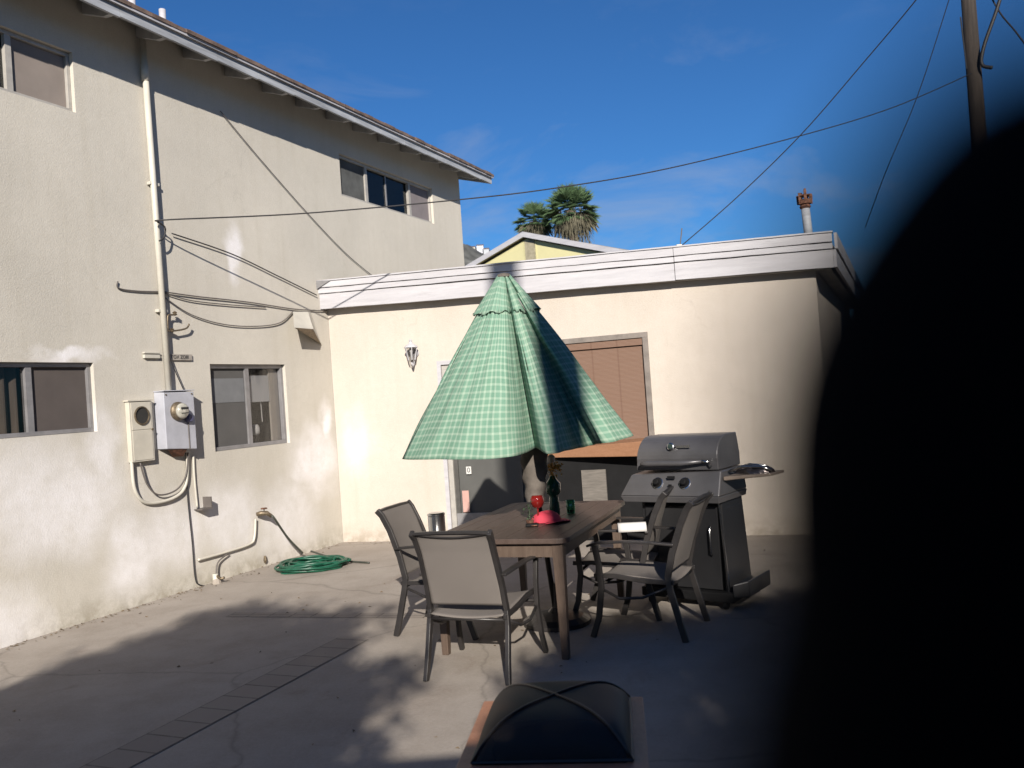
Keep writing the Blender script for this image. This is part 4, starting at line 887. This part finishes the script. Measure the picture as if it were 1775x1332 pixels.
q = D(918, 893, 6.08); q.z = TZ; t = thing('small_plant', 'tiny potted green sprig beside the umbrella pole', 'plant', q)
MB().lathe([(.02,.001),(.028,.04),(.024,.042)], q, 10).build('pot', M['rust'], t)
random.seed(9); mb = MB()
for k in range(60):
    p = q+V((random.gauss(0,.018), random.gauss(0,.02), .04+random.uniform(0,.13))); d_ = V((random.uniform(-1,1),random.uniform(-1,1),random.uniform(-.3,1))).normalized()*.016; e_ = d_.cross(V((.3,.5,.8))).normalized()*.006
    mb.add([p, p+d_*.5+e_, p+d_, p+d_*.5-e_], [(0,1,2,3)])
mb.tube([q, q+V((0,0,.15))], .002, 5); mb.build('leaves', M['leafp'], t)
q = D(932, 880, 6.18); q.z = TZ; t = thing('candle_globe', 'red glass globe candle holder on a short stem by the umbrella pole', 'candle holder', q)
MB().lathe([(.03,.001),(.03,.006),(.006,.014),(.006,.105)], q, 16).build('stem', M['redglass'], t, smooth=True)
MB().lathe([(.01,.106),(.036,.118),(.050,.15),(.047,.18),(.036,.198)], q, 20).build('globe', M['redglass'], t, smooth=True)
q = D(960, 862, 6.50); q.z = TZ; t = thing('flower_vase', 'dark green bottle holding yellow dried flowers on the table', 'vase', q)
MB().lathe([(.035,.001),(.04,.02),(.036,.13),(.03,.15),(.055,.17),(.058,.24),(.03,.275),(.018,.30)], q, 18).build('bottle', M['green'], t, smooth=True)
mb = MB(); random.seed(4)
for k in range(150):
    p = q+V((random.gauss(.01,.028), random.gauss(0,.03), .35+random.gauss(0,.028))); d_ = V((random.uniform(-1,1),random.uniform(-1,1),random.uniform(-1,1))).normalized()*.022; e_ = d_.cross(V((.3,.5,.8))).normalized()*.010
    mb.add([p, p+d_*.5+e_, p+d_, p+d_*.5-e_], [(0,1,2,3)])
mb.tube([q+V((0,0,.29)), q+V((.01,0,.36))], .004, 5).build('flowers', M['gold'], t)
MB().lathe([(.028,.40),(.03,.44),(.012,.46)], q, 10).build('white_bloom', M['paper'], t)
q = on(990, 890); t = thing('drinking_glass', 'small green tinted drinking glass in the umbrella shade on the table', 'glass', q)
MB().lathe([(.03,.001),(.036,.10),(.034,.10),(.028,.006)], q, 16).build('tumbler', glass('green_glass', (.35,.7,.6), .2), t, smooth=True); MB().lathe([(.027,.008),(.029,.03)], q, 14).build('drink', M['green'], t)
# towel on the arm of the half hidden chair
c_ = D(1095, 917, 6.28)
t = thing('towel', 'folded white towel hanging over the arm of the half hidden chair', 'towel', c_)
MB().grid(lambda u, v: (c_.x-.10+.2*u, c_.y+.03*math.sin((v-.5)*math.pi)-.03*u, c_.z+.045*math.cos((v-.5)*math.pi*1.0)-.03*abs(v-.5)), 6, 8).build('cloth', M['paper'], t, smooth=True, solid=.008)

# ------------------------------------------------------------------ grill
gd = V((.80,-.60,0)).normalized(); g0 = G(1110, 1040); FG = frame(V((g0.x+.03, g0.y-.10, 0)), gd)     # local x along the front, y away from the viewer
gr = thing('gas_grill', 'charcoal gas grill with closed lid and two knobs by the garage wall', 'grill', FG.translation, FG)
gw = .70; gdp = .46; hb = .80
def gb(nm, m, mat, parent=None, **k): return m.build(nm, mat, parent or gr, FG, **k)
gb('cart_side', MB().hexa([(gw-.03,.03,.08),(gw,.03,.08),(gw,gdp,.08),(gw-.03,gdp,.08)], [(gw-.06,.05,hb),(gw-.03,.05,hb),(gw-.03,gdp-.02,hb),(gw-.06,gdp-.02,hb)]), M['grill_dk'], bevel=.004)
gb('cart_side', MB().box(.0,.03,.05,gdp-.02,.08,hb), M['grill_dk'], bevel=.004)
cdr = gb('cart_door', MB().box(.034,gw-.066,.035,.055,.14,hb-.04), M['grill_dk'], bevel=.003)
gb('door_handle', MB().tube([(gw-.12,.02,.40),(gw-.12,.0,.42),(gw-.12,.0,.60),(gw-.12,.02,.62)], .008, 8), M['metal'], cdr, smooth=True)
gb('corner_post', MB().bar([(gw-.004,.022,.09),(gw-.046,.045,hb)], .014, .014), M['metal'])
gb('bottom_shelf', MB().box(-.02,gw+.04,-.02,gdp+.03,.06,.13), M['black'], bevel=.008)
gb('rear_panel', MB().box(.034,gw-.06,gdp-.05,gdp-.03,.131,hb-.01), M['grill_dk'])
gb('side_shelf_foot', MB().hexa([(gw+.045,-.03,.10),(gw+.14,.05,.10),(gw+.14,gdp+.02,.10),(gw+.045,gdp+.02,.10)], [(gw+.045,-.03,.20),(gw+.14,.05,.22),(gw+.14,gdp+.02,.22),(gw+.045,gdp+.02,.20)]), M['grill_dk'], bevel=.01)
for x_, y_ in ((.04,.03),(gw-.04,.03),(.04,gdp-.03),(gw-.04,gdp-.03)):
    gb('caster', MB().lathe([(.035,-.012),(.035,.012)], (x_,y_,.035), 14, Matrix.Rotation(math.pi/2, 4, 'Y')), M['black'])
mb = MB()
for k in range(3):
    for j in range(2): mb.box(gw-.034, gw-.0275, .14+k*.09, .20+k*.09, hb-.13+j*.045, hb-.10+j*.045)
gb('side_vent', mb, M['metal'])
# control panel with sloping face
zp0, zp1, zp2 = hb, hb+.05, hb+.235
gb('firebox', MB().hexa([(-.10,-.06,zp0),(gw+.0,-.06,zp0),(gw+.0,gdp,zp0),(-.10,gdp,zp0)], [(-.12,-.075,zp1),(gw+.01,-.075,zp1),(gw+.01,gdp,zp1),(-.12,gdp,zp1)]), M['grill'], bevel=.006)
pn = gb('control_panel', MB().hexa([(-.12,-.073,zp1+.002),(gw+.01,-.073,zp1+.002),(gw+.01,gdp,zp1+.002),(-.12,gdp,zp1+.002)], [(-.06,.02,zp2-.03),(gw-.0,.02,zp2),(gw-.0,gdp-.02,zp2),(-.04,gdp-.02,zp2)]), M['grill'], bevel=.01)
sl = (.093)/(zp2-zp1-.02)
for x_ in (.19, .42):
    z_ = zp1+.095; y_ = -.073+(z_-zp1)*.52-.004
    kb = gb('knob', MB().lathe([(.040,0),(.040,.008),(.026,.01),(.024,.04),(.018,.044)], (x_,y_,z_), 20, Matrix.Rotation(math.radians(62), 4, 'X')), M['black'], pn)
    gb('knob_ring', MB().lathe([(.047,-.002),(.047,.004),(.041,.006),(.041,.0)], (x_,y_,z_), 24, Matrix.Rotation(math.radians(62), 4, 'X')), M['metal'], kb)
gb('badge', MB().box(.28,.34,-.035,-.025,zp1+.128,zp1+.150), M['black'], pn); gb('igniter', MB().box(.298,.322,-.062,-.052,zp1+.045,zp1+.09), M['black'], pn)
# lid: rounded hood
x0, x1 = .01, gw-.02; prof = []
for k in range(11):
    a_ = math.radians(100*k/10-12); prof.append((.22-.205*math.cos(a_), zp2+.10+.165*math.sin(a_)))
prof = [(.02, zp2+.004)]+prof+[(.40, zp2+.262),(.44,zp2+.10),(.44,zp2+.004)]
m_ = MB(); n2 = len(prof); m_.add([(x0+.02*(1-min(1,(z-zp2)/.2))*-1, y, z) for y, z in prof]+[(x1, y, z) for y, z in prof], [list(range(n2)), list(range(n2,2*n2))[::-1]]+[(i,(i+1)%n2,n2+(i+1)%n2,n2+i) for i in range(n2)])
lid = gb('lid', m_, M['grill'], bevel=.008)
hd = gb('lid_handle', MB().tube([(.06,-.030,zp2+.055),(.12,-.036,zp2+.062),(.40,-.036,zp2+.062),(.57,-.030,zp2+.075)], [.016,.022,.020,.012], 12), M['grill'], lid, smooth=True)
gb('handle_bracket', MB().tube([(.56,-.03,zp2+.075),(.62,-.015,zp2+.07),(.62,.01,zp2+.03)], .012, 8), M['metal'], lid, smooth=True)
tg = gb('thermometer', MB().lathe([(.030,0),(.030,.012),(.022,.016)], (.30,.028,zp2+.185), 18, Matrix.Rotation(math.radians(75), 4, 'X')), M['metal'], lid)
gb('name_plate', MB().box(.345,.46,.014,.022,zp2+.175,zp2+.195), M['metal'], lid)
# side shelf with utensils
gb('side_shelf', MB().hexa([(gw+.012,.02,zp1+.11),(gw+.34,.10,zp1+.135),(gw+.36,.34,zp1+.135),(gw+.012,.42,zp1+.11)], [(gw+.012,.02,zp1+.14),(gw+.34,.10,zp1+.155),(gw+.36,.34,zp1+.155),(gw+.012,.42,zp1+.14)]), simple('tan_shelf', (.34,.27,.22), .4), bevel=.006)
q = FG @ V((gw+.2,.18,zp1+.16)); t = thing('grill_tongs', 'silver tongs and crumpled foil lying on the grill side shelf', 'utensils', q, FG)
MB().grid(lambda u, v: (gw+.19+(.14+.02*math.sin(u*17))*math.cos(u*2*math.pi)*math.sin(v*math.pi/2), .2+(.06+.02*math.sin(u*11))*math.sin(u*2*math.pi)*math.sin(v*math.pi/2), zp1+.15+(.05+.018*math.sin(u*31))*math.cos(v*math.pi/2)), 26, 8).build('foil', M['foil'], t, FG)
MB().tube([(gw+.02,.12,zp1+.17),(gw+.12,.13,zp1+.205),(gw+.26,.15,zp1+.20),(gw+.335,.16,zp1+.17)], .010, 8).tube([(gw+.03,.20,zp1+.18),(gw+.15,.19,zp1+.215),(gw+.29,.17,zp1+.205)], .008, 8).build('tongs', M['metal'], t, FG, smooth=True)

# ------------------------------------------------------------------ fire pit
pz = .42
pA = G(850,1215,pz); pB = G(1103,1208,pz); pdx = (pB-pA); pdx.z = 0; pA = pA-pdx*.045; pl = pdx.length*1.09; FP = frame(V((pA.x,pA.y,0)), pdx)
fp = thing('fire_pit', 'square copper coloured fire pit with black mesh dome in the foreground', 'fire pit', FP @ V((pl/2,-pl/2,0)), FP)
rr(0, pl, -pl-.04, 0, .008, pz-.02, pz, .075).build('rim', M['copper'], fp, FP, bevel=.004)
mb = MB()
for x0_, x1_, y0_, y1_ in ((.03,pl-.03,-.05,-.035),(.03,pl-.03,-pl-.005,-pl+.01),(.03,.045,-pl+.012,-.052),(pl-.045,pl-.03,-pl+.012,-.052)): mb.box(x0_, x1_, y0_, y1_, .10, pz-.022)
mb.build('side_panels', M['grill_dk'], fp, FP)
for x_ in (.02, pl-.06):
    for y_ in (-.06, -pl-.02): MB().box(x_, x_+.04, y_, y_+.04, 0, pz-.022).build('leg', M['dkmetal'], fp, FP)
MB().grid(lambda u, v: (pl/2+(pl/2-.085)*math.cos(u*2*math.pi)*math.sin(v*math.pi/2+.001), -pl/2-.02+(pl/2-.085)*math.sin(u*2*math.pi)*math.sin(v*math.pi/2+.001), pz-.05-.18*math.cos(v*math.pi/2)), 28, 8).build('bowl', M['black'], fp, FP, smooth=True)
hs = .125
def dome(u, v):
    x = 2*u-1; y = 2*v-1; s = (1-abs(x)**3.6)**.5*(1-abs(y)**3.6)**.5
    return (pl/2+x*(pl/2-.055), -pl/2+.005+y*(pl/2-.03), pz+.006+hs*s)
mb = MB().grid(dome, 40, 40); dm = mb.build('spark_screen', M['spark'], fp, FP, smooth=True)
for a_, b_ in (((0,0),(1,1)),((0,1),(1,0))):
    MB().tube([V(dome(min(.999,max(.001,a_[0]+(b_[0]-a_[0])*k/24)), min(.999,max(.001,a_[1]+(b_[1]-a_[1])*k/24))))+V((0,0,.004)) for k in range(25)], .005, 6).build('dome_rod', M['dkmetal'], dm, FP, smooth=True)
mb = MB(); c4 = [(.055,-.025),(pl-.055,-.025),(pl-.055,-pl+.035),(.055,-pl+.035)]
for i in range(4): mb.tube([(*c4[i],pz+.008),(*c4[(i+1)%4],pz+.008)], .006, 6)
mb.build('dome_frame', M['dkmetal'], dm, FP)

# ------------------------------------------------------------------ what stands behind the camera and shades the patio
tx, ty, tz = SUN_T.x/SUN_T.y, 1.0, SUN_T.z/SUN_T.y
def back_at(X, Yg, yb): k = Yg-yb; return X-tx*k, -tz*k     # where the sun ray to ground point (X, Yg) crosses y = yb
yb = -1.2
zt = back_at(0, 4.17, yb)[1]
bh = thing('unseen_patio_cover', 'unseen wooden patio cover behind the photographer, shaped to shade the nearest ground and block sky', 'patio cover', V((0, yb-1.2, 0)))  # unseen cover fitted to the ground's shade edge, kept low to hide sky
MB().box(-7, 6.1, yb-2.5, yb, zt-.16, zt).build('roof', M['table'], bh); MB().box(-7, 6.1, yb-2.5, yb-2.42, 0, zt-.162).build('unseen_back_panel', M['table'], bh)  # roof and back of the unseen cover, there to shade and block sky
for x_ in (-6.8, -2.6, 2.4, 5.8): MB().box(x_, x_+.12, yb-.2, yb-.08, 0, zt-.162).build('unseen_cover_post', M['table'], bh)
yb = -3.2
def shade_tree(name_label, poly, yb, n, trunk, seed, holes=(), dens=lambda x, y: 1):
    random.seed(seed); t = thing('shade_tree', name_label, 'tree', V((trunk, yb, 0)), group='leafy trees behind the photographer')
    xs = [p[0] for p in poly]; ys = [p[1] for p in poly]
    def inside(x, y):
        c = False; m = len(poly)
        for i in range(m):
            (x1_, y1_), (x2_, y2_) = poly[i], poly[(i+1)%m]
            if (y1_ > y) != (y2_ > y) and x < (x2_-x1_)*(y-y1_)/(y2_-y1_)+x1_: c = not c
        return c
    mb = MB(); k = 0; clumps = []
    while k < n:
        gx = random.uniform(min(xs)-.1, max(xs)+.1); gy = random.uniform(min(ys), max(ys)+.1)
        j = noise.noise(V((gx*2.2, gy*1.6, seed)))*.38+noise.noise(V((gx*6.5, gy*4.2, seed+5)))*.72
        if not inside(gx+j, gy+j*.8): continue
        if any((gx-hx)**2/hr**2+(gy-hy)**2/(hr*1.5)**2 < 1 for hx, hy, hr in holes) and random.random() < .985: continue
        yy = yb+random.uniform(-.5, .5); X, Z = back_at(gx, gy, yy); k += 1; clumps.append((X, yy, Z))
        for _ in range(5):
            p = V((X, yy, Z))+V((random.gauss(0,.06), random.gauss(0,.06), random.gauss(0,.05)))
            d_ = V((random.uniform(-1,1), random.uniform(-1,1), random.uniform(-1,.4))).normalized()*random.uniform(.07,.13); e_ = d_.cross(V((random.random(),random.random(),1))).normalized()*.03
            mb.add([p, p+d_*.45+e_, p+d_, p+d_*.45-e_], [(0,1,2,3)])
    mb.build('crown', M['leaf'], t)
    m2 = MB(); m2.tube([(trunk,yb-.0,0),(trunk+.05,yb,1.6),(trunk-.05,yb,3.0),(trunk,yb,3.9)], [.16,.13,.11,.07], 10)
    for c in random.sample(clumps, 26): m2.tube([(trunk,yb,random.uniform(2.8,3.7)), ((trunk+c[0])/2, (yb+c[1])/2, (3.4+c[2])/2-.05), c], [.035,.022,.008], 5)
    m2.build('trunk', M['bark'], t)
g2 = lambda x, y: tuple(G(x, y))[:2]
left_poly = [g2(-60,1240), g2(0,1195), g2(90,1160), g2(150,1150), g2(230,1118), g2(300,1085), g2(340,1068), g2(400,1058), g2(470,1058), g2(520,1072), g2(590,1090), g2(560,1120), g2(640,1150), g2(665,1190), g2(630,1230), g2(640,1260), g2(610,1290), g2(620,1345), g2(-60,1345)]
right_poly = [g2(945,1150), g2(1000,1120), g2(1030,1075), g2(1100,1065), g2(1230,1075), g2(1290,1040), g2(1380,1030), g2(1480,1030), g2(1650,1060), g2(1650,1345), g2(925,1345), g2(900,1250), g2(930,1190)]
hl = [(*g2(1222,1212), .13), (*g2(1288,1190), .09), (*g2(1215,1300), .12), (*g2(1180,1248), .07), (*g2(1300,1296), .08), (*g2(1010,1130), .10)]
shade_tree('broad leafy tree behind the photographer shading the left of the patio', left_poly, yb-1.6, 5200, -1.4, 21)
shade_tree('leafy tree behind the photographer shading the right of the patio', right_poly, yb-1.6, 4200, 2.6, 22, hl)
c_ = FB.inverted() @ V((0,0,0)); fz = FB @ B(872, 470, .18)
k_ = fz.y-(-6.4); pxb = fz.x-tx*k_
t = thing('back_pole', 'tall wooden pole behind the photographer casting a band of shade', 'pole', V((pxb, -6.4, 0)))
MB().tube([(pxb,-6.4,0),(pxb,-6.4,3.35-tz*k_+.3)], .17, 16).build('shaft', M['polewood'], t, smooth=True)
MB().lathe([(.18,0),(.14,.05),(.02,.09)], (pxb,-6.4,3.35-tz*k_+.3), 14).build('cap', M['alu'], t)

t = thing('sky_block_house', 'unseen two storey house block on the right, added to cut the sky light', 'house', V((7, 0, 0)))  # unseen mass added to block sky light from the right
MB().box(6.2, 15, -16, 7.2, 0, 6.9).build('wall', M['shelf'], t); MB().hexa([(5.8,-16.3,6.9),(15,-16.3,6.9),(15,7.5,6.9),(5.8,7.5,6.9)], [(5.8,-16.3,7.0),(15,-16.3,8.7),(15,7.5,8.7),(5.8,7.5,7.0)]).build('roof', M['shingle'], t)  # wall and roof of the unseen block added to cut sky light
MB().box(6.15, 6.2, -2, -.8, 1.0, 2.1).build('window', M['glass_dk'], t)
# ------------------------------------------------------------------ finger held over the lens, with the rest of the hand; its shade is painted black
def fp3(px, py, d):                                   # a point d metres along the view
    return CAM + (FWD + RT*((px-887.5)/F_PX) + UP*((666-py)/F_PX))*d
def chain_hand():
    vs = []; ed = []; rad = []
    def v(p, r): vs.append(tuple(p)); rad.append(r); return len(vs)-1
    # index finger in front of the lens
    i0 = v(fp3(2060,110,.0455), .0105); i1 = v(fp3(1800,440,.0458), .0126); i2 = v(fp3(1640,690,.046), .0128); i3 = v(fp3(1640,900,.0465), .0128)
    i4 = v(fp3(1675,1160,.048), .0132); i5 = v(fp3(1560,1420,.052), .0140); i6 = v(fp3(1600,1900,.060), .0145)
    for a_, b_ in ((i0,i1),(i1,i2),(i2,i3),(i3,i4),(i4,i5),(i5,i6)): ed.append((a_, b_))
    k = V(vs[i6])
    palm_ = v(k+V((.030,-.012,-.030)), .019); wr = v(k+V((.062,-.04,-.075)), .022); fa = v(k+V((.11,-.09,-.16)), .026)
    ed += [(i6, palm_), (palm_, wr), (wr, fa)]
    for j in range(3):
        b0 = v(k+V((.024+.018*j,.004-.004*j,-.012-.012*j)), .0105-.0004*j); b1 = v(k+V((.040+.018*j,.026,.008-.010*j)), .0088); b2 = v(k+V((.052+.016*j,.020,.030-.012*j)), .0078); b3 = v(k+V((.056+.016*j,.002,.036-.012*j)), .0070)
        ed += [(palm_, b0), (b0, b1), (b1, b2), (b2, b3)]
    t0 = v(k+V((.012,-.035,-.035)), .0115); t1 = v(k+V((.004,-.052,-.012)), .0098); t2 = v(k+V((.006,-.058,.014)), .0085)
    ed += [(palm_, t0), (t0, t1), (t1, t2)]
    me = bpy.data.meshes.new('hand'); base = V(vs[i6]); me.from_pydata([tuple(V(p)-base) for p in vs], ed, []); o = bpy.data.objects.new('hand', me); col.objects.link(o); o.location = base
    sk = o.modifiers.new('skin', 'SKIN'); lay = me.skin_vertices[0] if me.skin_vertices else None
    if lay is None:
        bm = bmesh.new(); bm.from_mesh(me); bm.verts.layers.skin.verify(); bm.to_mesh(me); bm.free(); lay = me.skin_vertices[0]
    for i, r in enumerate(rad): lay.data[i].radius = (r, r); lay.data[i].use_root = (i == palm_)
    ss = o.modifiers.new('sub', 'SUBSURF'); ss.levels = 2; ss.render_levels = 2
    me.materials.append(M['shade_black']); return o
tag(chain_hand(), 'out of focus hand, painted black for shade, with a finger over the right side of the lens', 'hand')
